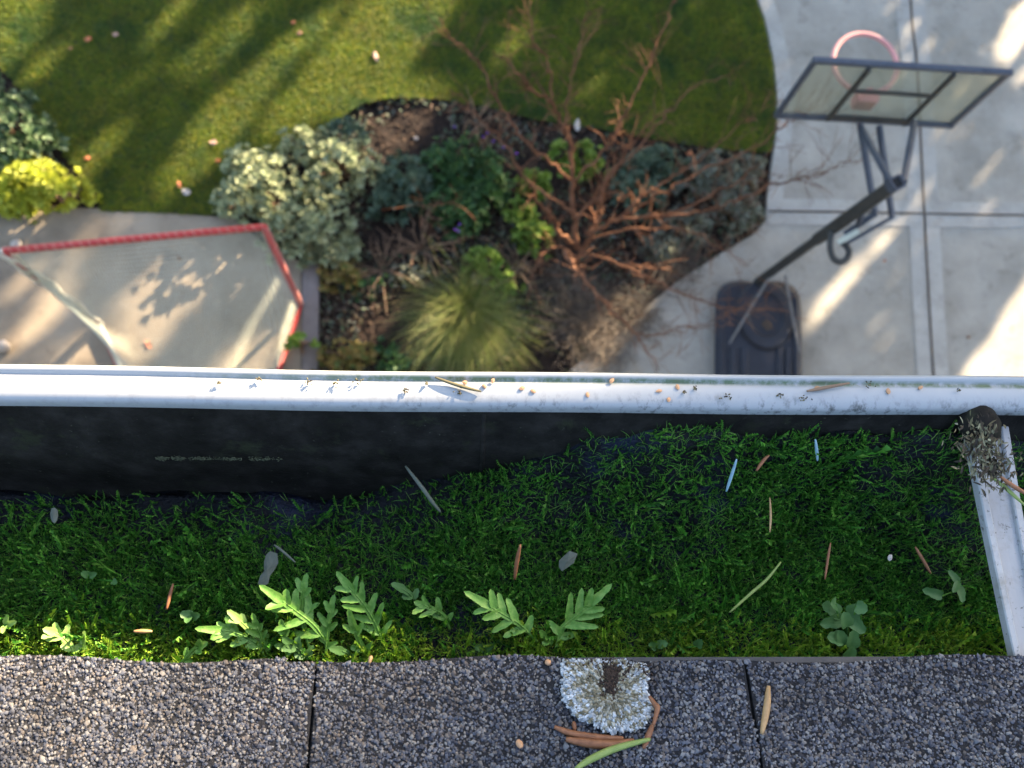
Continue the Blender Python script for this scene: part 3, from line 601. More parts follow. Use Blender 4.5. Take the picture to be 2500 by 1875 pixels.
needle('red needle across the debris on the white strap', [(2440, 1165), (2475, 1190), (2520, 1215)], 7.745, 11, 'needle_brown')
needle('green needle stuck in the debris on the strap', [(2425, 1170), (2450, 1190), (2500, 1235)], 7.743, 10, 'needle_green')
rneedle('small orange bud scale lying on the shingle left of the lichen', [(1262, 1805), (1268, 1815), (1272, 1824)], 14, 'flake', cat='bud scale', name='bud_scale')
rneedle('tiny straw bit at the shingle edge by the fern cluster', [(902, 1618), (906, 1606), (908, 1600)], 9, 'needle_tan', cat='straw', name='straw_bit')
rneedle('round ochre seed at the shingle edge left of the lichen', [(1330, 1616), (1337, 1616), (1344, 1616)], 13, 'flake', cat='seed', name='seed')
def flat(label, name, cat, pts, z, m_, group=None, t=.0006, dome=.0):
    p = np.array([P(a, b, z) for a, b in pts]); c = p.mean(0); K = len(p); vs = [c+[0, 0, t+dome]]+[q+[0, 0, t] for q in p]+[q for q in p]
    fs = [[0, i+1, (i+1) % K+1] for i in range(K)]+[[i+1, K+i+1, K+(i+1) % K+1, (i+1) % K+1] for i in range(K)]
    tag(link(name, vs, fs, M[m_], None, c), label, cat, group)
def blob(cx, cy, rx, ry, k=9, seed=0, rot=0):
    r = random.Random(seed); o = []
    for i in range(k):
        a = 6.283*i/k; q = r.uniform(.75, 1.15); x, y = rx*q*math.cos(a), ry*q*math.sin(a); o.append((cx+x*math.cos(rot)-y*math.sin(rot), cy+x*math.sin(rot)+y*math.cos(rot)))
    return o[::-1]
fl = [(1135, 934), (1182, 943), (1203, 930), (1274, 948), (1301, 956), (1434, 964), (1493, 930), (1608, 955), (1654, 945), (1632, 976), (2246, 947), (1995, 948), (2168, 955)]
for i, (a, b) in enumerate(fl):
    flat('small round orange flake stuck on the white gutter lip', 'flake', 'flake', blob(a, b, 7.5, 5.0, 7, i*3+1, i*.9), LIPZ-.0003, 'flake', 'orange flakes on the gutter lip', dome=.00025)
dk = [(535, 945), (510, 928), (633, 932), (662, 955), (755, 932), (820, 945), (873, 955), (874, 934), (930, 966), (1670, 957), (1695, 958), (1825, 962), (1905, 970), (1950, 962), (1960, 975), (2120, 948), (2250, 975), (2340, 955), (2328, 968), (1040, 935), (990, 962), (1085, 940), (1120, 962), (1500, 940), (1770, 965)]
for i, (a, b) in enumerate(dk):
    if i % 5 in (1, 3): continue
    b += ((i*37) % 23)-11; sz_ = .6+((i*53) % 17)/11
    loc = P(a, b, LIPZ); kk = 10; q = rng.normal(0, 1, (kk, 3))*np.array([.0006, .00045, .0002])*sz_+loc+[0, 0, .0005]; an = rng.uniform(0, 6.28, kk)
    v, f = scatter(ICO, ICF, q, np.stack([np.cos(an), np.sin(an), rng.normal(0, .4, kk)], -1), np.stack([rng.normal(0, .5, kk), rng.normal(0, .5, kk), np.ones(kk)], -1), rng.uniform(.0002, .0004, kk), rng.uniform(.0003, .0007, kk), .0003)
    tag(link('debris_crumb', v, f, M['bit'], None, loc), 'tiny dark crumb of moss and dirt on the white gutter lip', 'debris', 'dark crumbs on the gutter lip')
flat('grey dead leaf in the shaded moss above the fern cluster', 'dead_leaf', 'leaf', [(660, 1345), (678, 1352), (680, 1375), (668, 1395), (660, 1405), (655, 1425), (640, 1432), (630, 1425), (636, 1405), (645, 1395), (645, 1372), (650, 1355)][::-1], 7.694, 'deadleaf', t=.0005, dome=.001)
flat('blue grey crumpled leaf bit in the middle of the moss', 'dead_leaf', 'leaf', [(1365, 1368), (1390, 1345), (1410, 1352), (1400, 1375), (1372, 1395), (1364, 1385)][::-1], 7.700, 'deadleaf', t=.0005, dome=.0015)
flat('pale torn leaf scrap low in the left moss', 'dead_leaf', 'leaf', blob(133, 1260, 11, 20, 9, 4), 7.706, 'deadleaf', t=.0005, dome=.001)
flat('little cream petal scrap in moss left of the strap', 'petal', 'petal', blob(2172, 1362, 7, 9, 7, 4), 7.708, 'leaf_wh', t=.0004, dome=.0008)
# debris clump on the strap
kk = 700; c0, c1 = P(2385, 1062, 7.743), P(2432, 1165, 7.743); tt = rng.uniform(0, 1, kk)[:, None]
q = c0*(1-tt)+c1*tt + rng.normal(0, 1, (kk, 3))*[.0046, .0042, .0014]; an = rng.uniform(0, 6.28, kk)
v, f = scatter(LEAF[0], LEAF[1], q, np.stack([np.cos(an)*.6, np.sin(an), rng.normal(0, .4, kk)], -1), rng.normal(0, .5, (kk, 3))+[0, 0, 1], rng.uniform(.0006, .0018, kk), rng.uniform(.0012, .0048, kk), .002)
tag(link('debris_clump', v, f, M['bit'], None, c1), 'clump of dark wet plant debris caught on the white strap', 'debris')
# lichen
lc = P(1480, 1700, rz(1480, 1700)); lt = thing('lichen', 'crusty white fan shaped lichen on the shingle edge', 'lichen', lc)
LO = [(1366, 1612), (1362, 1665), (1366, 1700), (1378, 1730), (1392, 1752), (1425, 1768), (1450, 1782), (1485, 1796), (1530, 1798), (1556, 1790), (1580, 1772), (1596, 1742), (1585, 1712), (1578, 1690), (1588, 1655), (1580, 1625), (1530, 1612), (1440, 1612)]
HOLE = [(1466, 1636), (1500, 1628), (1522, 1640), (1504, 1652), (1495, 1672), (1487, 1694), (1480, 1690), (1477, 1668), (1470, 1655)]
def lich(k, lo, hi, szm, name, m_, zz):
    xs = rng.uniform(1355, 1600, k); ys = rng.uniform(1605, 1802, k); pol = np.array(LO, float); c = np.array([1480, 1680.])
    r = np.zeros(k); ok = inpoly(xs, ys, pol) & ~inpoly(xs, ys, HOLE)
    # fraction of the way to the outline
    fr = np.ones(k)
    for s_ in np.linspace(.1, 1, 19): fr = np.where(inpoly(xs, ys, c+(pol-c)*s_) & (fr == 1), s_, fr)
    nz_ = .16*np.sin(xs*.10+ys*.17)+.12*np.sin(xs*.27-ys*.15)+rng.normal(0, .08, k)
    ang_ = np.arctan2(ys-1680, xs-1480); ok &= fr < .955+.022*np.sin(ang_*9)+.02*np.sin(ang_*31+1)+rng.normal(0, .012, k)
    ok &= (fr+nz_ > lo) & (fr+nz_ <= hi) & ((ys > 1632) | (rng.uniform(0, 1, k) < .35)); xs, ys, fr = xs[ok], ys[ok], fr[ok]
    pos = np.array([P(a, b, rz(a, b)) for a, b in zip(xs, ys)]); kk = len(xs)
    d3 = pos-lc; d3[:, 2] = 0; d3 = norm(d3)+rng.normal(0, .15, (kk, 3)); up = np.array([[0, ts, tc_]])+rng.normal(0, .2, (kk, 3))
    hgt = .0036*(1-(fr-.55)**2*1.6)*zz + rng.normal(0, .0004, kk); pos = pos+np.array([0, ts, tc_])*hgt[:, None]
    s_ = szm*rng.lognormal(0, .3, kk)
    v, f = scatter(ICO, ICF, pos, d3, up, s_*.9, s_*1.35, s_*.9); link(name, v, f, M[m_], lt, lc, True)
lich(15000, .74, 2, .00042, 'pale_rim', 'lichen', .85); lich(20000, .0, .82, .00042, 'centre', 'lichen_c', .8)
kk = 620; q = np.array([P(a, b, rz(a, b)+.0034) for a, b in zip(np.where(np.arange(kk) % 2, rng.normal(1500, 40, kk), rng.normal(1489, 13, kk)), np.where(np.arange(kk) % 2, rng.normal(1640, 13, kk), rng.normal(1660, 20, kk)))]); v, f = scatter(ICO, ICF, q, rng.normal(0, 1, (kk, 3)), rng.normal(0, 1, (kk, 3)), rng.uniform(.0003, .0008, kk), rng.uniform(.0003, .0009, kk), .0005)
link('notch_lumps', v, f, M['chip'], lt, lc)  # dark brown lumps laid over the notch of the lichen
m = MB(); pp = [P(a, b, rz(a, b)) for a, b in [(1478+(x-1478)*.86, 1690+(y-1690)*.86) for x, y in LO]]; K = len(pp); U = np.array([0, ts, tc_])
m.add([q+U*.0012 for q in pp]+[q+U*.0032 for q in pp], [list(range(K, 2*K))[::-1]]+[[i, K+i, K+(i+1) % K, (i+1) % K] for i in range(K)]); m.out('underside', M['bit'], lt, lc)

# ---------------------------------------------------------------- lacrosse style goal
g0 = P(489, 768); goal = thing('sports_goal', 'red metal sports goal with pale laced net standing on the patio', 'goal', g0)
TR, TL = P(650, 550, 1.82), P(8, 615, 1.82); BR, BL = P(735, 745), P(243, 792); AP = P(525, 1385)
TR = np.array([BR[0]+.03, BR[1]+.04, 1.82]); TL = np.array([BL[0]+.02, BL[1]+.03, 1.82])
for o_ in (BR, BL, AP): o_[2] = .026
def gp(name, path, r): mb = MB(); mb.tube(path, r, 12); return mb.out(name, M['redpaint'], goal, g0, True)
gp('crossbar', [TL, lerp(TL, TR, .5), TR], .024); gp('post', [TR, lerp(TR, BR, .5), BR], .024); gp('post', [TL, lerp(TL, BL, .5), BL], .024)
gp('base_bar', [BR, lerp(BR, AP, .5), AP], .021); gp('base_bar', [BL, lerp(BL, AP, .5), AP], .021)
def lace(a, b, turns, name='lacing'):
    mb = MB(); t = np.linspace(0, 1, turns*8+1); d = b-a; d = d/np.linalg.norm(d); u = np.cross(d, [.1, .2, 1.]) ; u /= np.linalg.norm(u); w_ = np.cross(d, u)
    p = a[None]*(1-t)[:, None]+b[None]*t[:, None] + .027*(np.cos(t*turns*6.283)[:, None]*u+np.sin(t*turns*6.283)[:, None]*w_); mb.tube(p, .0030, 4); mb.out(name, M['lace'], goal, g0)
lace(TL, TR, 30); lace(TR, BR, 44); lace(TL, BL, 30)
mb = MB()                                              # net bunched along the near post
for q in range(16):
    o_ = rng.normal(0, .018, 3); t = np.linspace(0, 1, 14)[:, None]; mb.tube(TL*(1-t)+BL*t+o_+np.sin(t*math.pi)*np.array([.03, -.01, -.03])+.012*np.sin(t*20+q), .008, 5)
t = np.linspace(0, 1, 12)[:, None]
mb.tube(BL*(1-t)+lerp(BL, AP, .35)*t+[.02, 0, .03], .018, 6); mb.out('net_hem', M['cord'], goal, g0, True)
def edge(A_, B_, t): return np.where((t < .42)[:, None], A_+(B_-A_)*(t/.42)[:, None], B_+(AP-B_)*np.clip((t-.42)/.58, 0, 1)[:, None])
def nets(s, t):                                        # s across, t from the crossbar to the rear; the sides hang down the posts and base bars
    e = edge(TL, BL, t)*(1-s)[:, None]+edge(TR, BR, t)*s[:, None]
    r = (TL+(TR-TL)*s[:, None])*(1-t)[:, None]+AP*t[:, None]; r[:, 2] -= .22*np.sin(t*math.pi)
    b = (np.sin(np.clip(s, 0, 1)*math.pi)**.5)[:, None]; return e*(1-b)+r*b
NS, NT = 76, 96
vs = []; fs = []; cnt = 0
def ribbon(s, t, w):
    global cnt
    p = nets(s, t); d = np.gradient(p, axis=0); d = norm(d); x = norm(np.cross(d, [0.2, .5, 1.])); K = len(p); y = np.cross(d, x)
    for a in range(3): vs.append(p+w*(math.cos(a*2.094)*x+math.sin(a*2.094)*y))
    for i in range(K-1):
        for a in range(3):
            b = (a+1) % 3; fs.append((cnt+a*K+i, cnt+b*K+i, cnt+b*K+i+1, cnt+a*K+i+1))
    cnt += 3*K
for i in range(NS+1): ribbon(np.full(25, i/NS), np.linspace(0, .97, 25), .0024)
for j in range(1, NT): ribbon(np.linspace(0, 1, 41), np.full(41, j/NT), .0026)
nn = link('net', np.concatenate(vs), np.array(fs), M['net'], goal, g0)

# ---------------------------------------------------------------- basketball hoop
hb, ht = 1.70, 2.47
b0 = P(1850, 800); hoop = thing('basketball_hoop', 'portable basketball hoop with clear backboard and pink rim on the driveway', 'basketball hoop', b0)
L0, R0 = P(1897, 280, hb), P(2322, 306, hb)
bx = (R0-L0)/np.linalg.norm(R0-L0); by = np.cross([0, 0, 1], bx); BWd = np.linalg.norm(R0-L0)   # by points away from the house
def B(u, w, o=0.0): return L0 + bx*u*BWd + np.array([0, 0, w]) + by*o
BH = ht-hb
def hpart(name, m_, fn, parent=hoop, smooth=False):
    mb = MB(); fn(mb); return mb.out(name, M[m_], parent, b0, smooth)
bb = hpart('backboard_frame', 'frame', lambda q: (q.bar(B(-.012, 0), B(1.012, 0), .040, .045, by), q.bar(B(-.012, BH), B(1.012, BH), .040, .045, by),
      q.bar(B(0, .021), B(0, BH-.021), .040, .034, by), q.bar(B(1, .021), B(1, BH-.021), .040, .034, by)))
hpart('glass_panel', 'glass', lambda q: q.bar(B(.005, BH/2, .012), B(.995, BH/2, .012), BH-.03, .008, by))
hpart('brace_frame', 'frame_back', lambda q: (q.bar(B(.28, .021, -.030), B(.28, BH-.021, -.030), .034, .03, by), q.bar(B(.72, .021, -.030), B(.72, BH-.021, -.030), .034, .03, by),
      q.bar(B(.293, .46, -.031), B(.707, .46, -.031), .026, .026, by), q.bar(B(.293, .08, -.031), B(.707, .08, -.031), .04, .026, by)))
rc = P(2113, 146, hb+.16); rr = np.linalg.norm(P(2036, 146, hb+.16)-P(2191, 146, hb+.16))/2
ru = by*rr
a_ = np.linspace(0, 2*math.pi, 49)
bc = B(.445, .16, .02); rc = bc + by*(rr+.07); rc = rc*.5+P(2120, 143, hb+.16)*.5
hpart('rim', 'rim', lambda q: q.tube([rc+rr*np.array([math.cos(t), math.sin(t), 0]) for t in a_], .019, 10, cap=False), smooth=True)
bcx = np.array([rc[0], rc[1], rc[2]])-by*(rr+.035)
hpart('rim_bracket', 'bracket', lambda q: (q.bar(bcx-np.array([0, 0, .10]), bcx+np.array([0, 0, .03]), .165, .10, by), q.bar(bcx+by*.03-bx*.05, bcx+by*.06+bx*.05, .05, .014)))
# pole: lower tube, thicker upper tube with a dark plug for its shaded open top
p0, p1 = P(1850, 688, .17), P(2190, 446, 2.24)
pm = lerp(p0, p1, .52); up_ = np.array([-.4, .8, .3])
hpart('pole', 'frame_back', lambda q: (q.bar(p0, pm, .072, .072, up_), q.bar(lerp(p0, p1, .50), lerp(p0, p1, .995), .094, .094, up_)))
pd = (p1-p0)/np.linalg.norm(p1-p0); px_ = np.cross(pd, up_); px_ /= np.linalg.norm(px_); py_ = np.cross(px_, pd)
def collar(q):
    e = p1
    for s_, ax, oth in ((1, px_, py_), (-1, px_, py_), (1, py_, px_), (-1, py_, px_)):
        c = e+ax*s_*.044; q.bar(c-pd*.06, c+pd*.012, *((.012, .10) if ax is px_ else (.10, .0121)), up_)
hpart('pole_top', 'frame', collar)
hpart('pole_mouth_shade', 'slot', lambda q: q.bar(lerp(p0, p1, .9952), p1+pd*.002, .076, .076, up_))  # dark plug: shade inside the hollow tube put in as colour
def PT(a, b, h): return P(a, b, h)
def arm(*pts, w=.042): return hpart('arm', 'frame', lambda q: [q.bar(pts[i], pts[i+1], w, w, (.3, .2, 1)) for i in range(len(pts)-1)])
arm(B(.452, .06, -.06), PT(2137, 521, 1.66)); arm(B(.448, .08, -.10), PT(2176, 447, 2.10))
arm(B(.572, .03, -.06), PT(2178, 527, 1.62)); arm(B(.742, .12, -.06), PT(2206, 444, 2.12))
hpart('link_rod', 'frame', lambda q: q.bar(PT(2182, 528, 1.62), PT(2070, 593, 1.42), .026, .026))
hpart('spring_bracket', 'frame', lambda q: (q.bar(PT(2140, 520, 1.66), PT(2062, 572, 1.50), .045, .05), q.bar(PT(2095, 545, 1.6), PT(2105, 525, 1.72), .05, .03)))
hd = [(2030, 566), (2027, 590), (2028, 612), (2036, 632), (2052, 640), (2068, 632), (2073, 615), (2066, 600), (2055, 592)]
hpart('crank_handle', 'frame_back', lambda q: q.tube(smooth_path([PT(a, b, 1.44-.005*i) for i, (a, b) in enumerate(hd)], 5), .025, 9), smooth=True)
hpart('height_label', 'net', lambda q: q.bar(PT(2046, 592, 1.66), PT(2096, 564, 1.70), .042, .008))
arm_s = [((1884, 668), (1764, 866), .72), ((1917, 672), (1955, 884), .72)]
S0 = lerp(p0, p1, .16)
for a, b, h in arm_s:
    top = P(a[0], a[1], h*.55); bot = P(b[0], b[1], .10)
    hpart('strut', 'strut_metal', lambda q: q.bar(top, bot, .022, .022))
# base tank: rounded outline, bulged top with raised ribs and a round dish
def base_outline(sc, z):
    pts = []
    x0, x1, yt, yb = 1745, 1957, 684, 985
    o = [(x0, yb), (x0-1, 900), (x0, 800), (x0+2, 735), (x0+12, 705), (x0+34, 690), (x0+70, 685), ((x0+x1)/2, 690), (x1-75, 685), (x1-38, 690), (x1-14, 706), (x1-2, 738), (x1, 800), (x1+1, 900), (x1, yb), (x1-25, yb+26), ((x0+x1)/2, yb+32), (x0+25, yb+26)]
    c = np.array([1851, 835.])
    q = smooth_path([c+(np.array(k_)-c)*sc for k_ in o]+[c+(np.array(o[0])-c)*sc], 4)[:-1]
    return [P(a, b, z) for a, b in q]
def tank(q):
    rings = [base_outline(1.0, .02), base_outline(1.0, .10), base_outline(.985, .135), base_outline(.93, .150), base_outline(.85, .152)]
    K = len(rings[0]); vs = [p for r in rings for p in r]
    q.add(vs, [[i*K+j, i*K+(j+1) % K, (i+1)*K+(j+1) % K, (i+1)*K+j] for i in range(len(rings)-1) for j in range(K)]+[[(len(rings)-1)*K+j for j in range(K)]])
    c = P(1868, 770, .152)
    for r0, z0, r1, z1 in ((.27, .0, .245, .03), (.245, .03, .17, .034), (.17, .034, .15, .018), (.15, .018, .05, .016)):
        n = 36; el = 1.25
        q.add([c+np.array([r*math.cos(6.283*i/n), r*el*math.sin(6.283*i/n), z]) for r, z in ((r0, z0), (r1, z1)) for i in range(n)], [[i, (i+1) % n, n+(i+1) % n, n+i] for i in range(n)])
    n = 36; q.add([c+np.array([.05*math.cos(6.283*i/n), .0625*math.sin(6.283*i/n), .016]) for i in range(n)], [list(range(n))])
    for xx in (1790, 1818, 1905, 1925): q.bar(P(xx, 850, .158), P(xx, 960, .158), .07, .03, bev=.4)
    q.bar(P(1760, 730, .156), P(1762, 940, .156), .05, .03, bev=.4); q.bar(P(1942, 730, .156), P(1943, 940, .156), .05, .03, bev=.4)
hpart('base_tank', 'bplastic', tank)
hpart('filler_cap', 'joint', lambda q: q.tube([P(1872, 795, .165), P(1872, 795, .182)], .05, 18))

# ---------------------------------------------------------------- planting
def dome(k, c, rx, ry, h, jit=.12, lump=.2, seed=0, full=False):
    r = np.random.default_rng(seed); a = r.uniform(0, 6.283, k); u = r.uniform(0, 1, k)**.5 if not full else r.uniform(0, 1, k)**.4
    s = 1+lump*np.sin(a*3+seed)*.6+lump*np.sin(a*5+seed*2)*.5
    x, y = u*np.cos(a)*s, u*np.sin(a)*s; z = np.sqrt(np.clip(1-u**2, 0, 1)); z = z*(1+lump*np.sin(x*5+seed)*np.cos(y*6))
    nr = np.stack([x*.9, y*.9, z*.8+.25], -1); p = np.stack([c[0]+x*rx, c[1]+y*ry, c[2]+z*h], -1) + r.normal(0, 1, (k, 3))*jit*min(rx, ry)*.5
    p[:, 2] = np.maximum(p[:, 2], c[2]+.01)
    return p, norm(nr+r.normal(0, .25, (k, 3)))
def rosettes(p, nr, k, L_, w, open_, seed=0, inner=True):
    r = np.random.default_rng(seed); V = []; Fs = []; n = 0
    t1 = norm(np.cross(nr, [.3, .9, .2])); t2 = np.cross(nr, t1); sc = r.uniform(.65, 1.25, len(p))
    for i in range(k):
        o = open_ if (i % 2 == 0 or not inner) else open_*.55
        a = 2.4*i+r.uniform(0, .5, len(p)); d = nr+o*(np.cos(a)[:, None]*t1+np.sin(a)[:, None]*t2)
        s = sc*r.uniform(.8, 1.15, len(p))
        v, f = scatter(LEAF[0], LEAF[1], p, d, nr*1.0-.6*(np.cos(a)[:, None]*t1+np.sin(a)[:, None]*t2), L_*w*s, L_*s, L_*s); V.append(v); Fs.append(f+n); n += len(v)
    return np.vstack(V), np.vstack(Fs)
def mrg(a): 
    n = 0; F_ = []
    for v, f in a: F_.append(f+n); n += len(v)
    return np.vstack([v for v, f in a]), np.vstack(F_)
PLN = [0]
def plant(name, label, cat, lobes, m_, n, k, L_, w, open_, group=None, stems=True, jit=.12, stem_m='twig', lump=.2):
    PLN[0] += 1; sd = PLN[0]*7
    c0 = P(lobes[0][0], lobes[0][1], 0); c0[2] = -.05; t = thing(name, label, cat, c0, group); parts = []; st = MB(); area = sum(l[2]*l[3] for l in lobes)
    for li, (px, py, rx, ry, h) in enumerate(lobes):
        c = P(px, py, h*.45); c[2] = -.05; s = (H-h*.5)*1.03/F
        p, nr = dome(max(6, int(n*rx*ry/area)), c, rx*s, ry*s, h, jit, lump, sd+li); parts.append(rosettes(p, nr, k, L_, w, open_, sd+li))
        p2, nr2 = dome(max(3, int(n*rx*ry/area*.4)), c, rx*s*.8, ry*s*.8, h*.68, jit, lump, sd+li+50); parts.append(rosettes(p2, nr2, k, L_, w, open_, sd+li+3))
        for q in range(min(len(p), 26)): st.tube(smooth_path([c+[rng.normal(0, .03), rng.normal(0, .03), 0], lerp(c, p[q], .55)+[0, 0, h*.12], p[q]], 3), np.linspace(.008, .003, 7), 4)
    v, f = mrg(parts); link('foliage', v, f, M[m_], t, c0)
    if stems: st.out('stem', M[stem_m], t, c0)
    return t
plant('shrub', 'big silver green rosette leaved shrub overhanging the patio corner', 'shrub', [(655, 445, 125, 100, .50), (830, 405, 105, 85, .52), (750, 540, 120, 95, .42), (800, 600, 70, 55, .28), (565, 490, 45, 45, .3), (610, 410, 60, 50, .42), (740, 350, 60, 40, .5)], 'pale_shrub', 560, 9, .066, .62, 1.2, jit=.2)
plant('shrub', 'dark green shrub with pale leaf tips at the left photo edge', 'shrub', [(20, 320, 95, 120, .6), (-90, 260, 110, 140, .7), (60, 400, 60, 60, .3)], 'dark_shrub', 260, 8, .085, .6, 1.1)
plant('shrub', 'bright yellow green shrub in sun beside the patio', 'shrub', [(95, 445, 110, 62, .42), (0, 470, 90, 50, .35)], 'yellow_shrub', 230, 9, .075, .7, 1.1)
plant('garden_plant', 'dark blue green plant against the right flank of the silver shrub', 'plant', [(985, 430, 62, 62, .3), (950, 490, 45, 45, .22)], 'blue_plant', 90, 8, .085, .5, 1.1, stems=False)
plant('garden_plant', 'blue grey plant peeking from behind the silver shrub', 'plant', [(840, 322, 50, 30, .25)], 'blue_plant', 34, 8, .08, .4, 1.0, stems=False)
gp_ = plant('garden_plant', 'leafy green bush with scattered purple flowers in the bed', 'plant', [(1110, 400, 85, 80, .28), (1120, 500, 80, 70, .26), (1190, 430, 60, 80, .3)], 'green_plant', 330, 7, .065, .6, 1.2)
fw = [(1110, 310), (1180, 335), (1205, 345), (1245, 365), (1262, 375), (1112, 560), (1122, 548), (1190, 325), (1230, 360), (1120, 565)]
pp = np.array([P(a, b, .25) for a, b in fw]); gl = np.array(gp_.location)
for q in pp:
    v, f = rosettes(q[None], np.array([[0., 0, 1]]), 5, .022, .8, 2, 3); link('flower', v, f, M['purple'], gp_, gl)
for (lb, lbs, n) in [('lime green leafy clump under the upper trunk of the bare tree', [(1305, 440, 42, 34, .24)], 30), ('yellowish lime clump left of the bare tree trunk', [(1268, 520, 42, 36, .25)], 34),
                     ('fresh green clump just below the yellowish lime one', [(1305, 575, 48, 45, .24)], 40), ('lime clump above the feathery grass tuft', [(1180, 638, 46, 40, .24)], 36),
                     ('loose lime clump beside the right shoulder of the grass tuft', [(1225, 690, 38, 34, .2)], 24), ('green clump right of the tree stems near the lawn edge', [(1440, 385, 48, 40, .25), (1400, 420, 30, 30, .2)], 44),
                     ('small green clump near the lawn edge left of the tree stems', [(1370, 375, 34, 30, .22)], 20)]:
    plant('garden_plant', lb, 'plant', lbs, 'lime_plant', n, 8, .065, .75, 1.1, 'lime green clumps in the bed', stems=False)
plant('garden_plant', 'silver grey plant along the driveway edge, largest of the grey ones', 'plant', [(1745, 430, 105, 70, .3), (1800, 500, 65, 60, .25), (1820, 410, 50, 40, .22)], 'silver_plant', 260, 8, .075, .42, 1.2, 'silver grey plants on the right of the bed')
plant('garden_plant', 'silver blue plant under the red branches near the lawn edge', 'plant', [(1600, 400, 85, 48, .28), (1560, 470, 62, 60, .28)], 'blue_plant', 150, 8, .08, .4, 1.2, 'silver grey plants on the right of the bed')
plant('garden_plant', 'greyish low plant between the tree root and driveway', 'plant', [(1680, 545, 75, 45, .22), (1620, 600, 50, 40, .18)], 'silver_plant', 120, 7, .07, .35, 1.3, 'silver grey plants on the right of the bed')
plant('garden_plant', 'sparse plant with yellowing leaves at the patio border corner', 'plant', [(830, 665, 60, 40, .2)], 'autumn', 30, 6, .06, .75, 1.4)
plant('garden_plant', 'plant with yellow brown leaves beside the gutter lip', 'plant', [(850, 862, 75, 36, .22), (800, 890, 40, 25, .2)], 'autumn', 55, 6, .06, .8, 1.3)
plant('garden_plant', 'green broad leaved seedling clump left of the grass tuft', 'plant', [(965, 882, 34, 26, .2), (940, 850, 20, 20, .15)], 'green_plant', 18, 6, .07, .8, 1.2, stems=False)
plant('garden_plant', 'green shoot reaching over the goal frame and patio border', 'plant', [(735, 838, 40, 20, .4)], 'lime_plant', 10, 5, .06, .9, 1.3)
plant('garden_plant', 'few pale green leaves in the shaded mulch below the silver shrub', 'plant', [(900, 690, 60, 40, .14)], 'green_plant', 16, 5, .05, .7, 1.4, stems=False)
plant('garden_plant', 'bluish leaves at the foot of the grass tuft', 'plant', [(1000, 660, 50, 36, .14), (1170, 670, 34, 30, .14)], 'silver_plant', 26, 6, .06, .5, 1.3, stems=False)

k = 10500; px_r = rng.uniform(780, 1880, k); py_r = rng.uniform(240, 910, k); q = np.array([P(a, b, 0) for a, b in zip(px_r, py_r)]); ok = ~inpoly(q[:, 0], q[:, 1], LW) & ~inpoly(q[:, 0], q[:, 1], np.array(DP)) & ~inpoly(q[:, 0], q[:, 1], W2(PAT))
ok &= (np.sin(q[:, 0]*5+1)+np.sin(q[:, 1]*7-q[:, 0]*3) > -.7) & ((px_r > 860) | (py_r > 640)); q = q[ok]; k = len(q); an = rng.uniform(0, 6.28, k); q[:, 2] = bedz(q[:, 0], q[:, 1])+rng.uniform(.01, .07, k)
v, f = scatter(LEAF[0], LEAF[1], q, np.stack([np.cos(an), np.sin(an), rng.normal(0, .5, k)], -1), np.stack([rng.normal(0, .5, k), rng.normal(0, .5, k), np.ones(k)], -1), rng.uniform(.012, .035, k), rng.uniform(.025, .07, k), .03)
tag(link('leaf_litter', v, f, M['litter']), 'loose dead leaves and low weeds littering the planting bed', 'leaf litter', kind='stuff')
def stone(label, px, py, r0, h):
    c = P(px, py, 0); r = np.random.default_rng(int(px+py)); v = np.array(ICO)*[r0, r0*.75, h]*r.uniform(.8, 1.2, (len(ICO), 1))+c+[0, 0, h*.4]; v[:, 2] = np.maximum(v[:, 2], .001)
    tag(link('stone', v, np.array(ICF), M['leaf_wh'], None, c, True), label, 'stone')
stone('pale stone on the patio at the left photo edge above the gutter', 12, 850, .085, .09); stone('pale stone on the patio just behind the goal crossbar', 42, 598, .06, .05)

# feathery grass tuft
def tuft(name, label, cat, c, n, L_, w, m_, lean, spread=.1, sd=1, h0=0.0, drop=.35):
    r = np.random.default_rng(sd); T = []; Fc = []; K = 6
    V = []; Fs = []; cnt = 0
    a = r.uniform(0, 6.283, n); el = r.uniform(.15, 1.25, n); l = L_*r.uniform(.55, 1.15, n)
    bx_ = np.stack([c[0]+r.normal(0, spread, n), c[1]+r.normal(0, spread, n), np.full(n, c[2])], -1)
    hd_ = np.stack([np.cos(a)*el+lean[0], np.sin(a)*el+lean[1], np.ones(n)], -1); hd_ = norm(hd_)
    sd_ = norm(np.cross(hd_, [0, 0, 1.])); t = np.linspace(0, 1, K+1)
    cur = bx_[:, None]+hd_[:, None]*(t[None, :, None]*l[:, None, None]); hor = hd_.copy(); hor[:, 2] = 0
    cur += hor[:, None]*(t**2*.25)[None, :, None]*l[:, None, None]; cur[:, :, 2] -= (t**2)[None]*drop*(l*el)[:, None]
    cur += np.cumsum(r.normal(0, .004, cur.shape), 1)
    ww = (w*(1-t*.85)/2)[None, :, None]*sd_[:, None]
    v = np.stack([cur-ww, cur+ww], 2).reshape(-1, 3); idx = np.arange(n)[:, None]*(2*(K+1))+np.arange(K)[None]*2
    f = np.stack([idx, idx+1, idx+3, idx+2], -1).reshape(-1, 4)
    th = thing(name, label, cat, c); link('blades', v, f, M[m_], th, c); return th
c = P(1142, 745, .1); c[2] = -.04
tuft('grass_tuft', 'feathery olive green ornamental grass tuft behind the gutter lip', 'grass tuft', c, 2000, .80, .0055, 'tuft', (-.02, -.62), .075, 3)
c = P(1425, 775, .1); c[2] = -.04
tuft('dry_plant', 'wispy grey brown dead perennial by the driveway corner', 'dry plant', c, 900, .42, .006, 'dry_plant', (.1, .0), .12, 4, drop=.2)
c = P(1545, 760, .1); c[2] = -.04
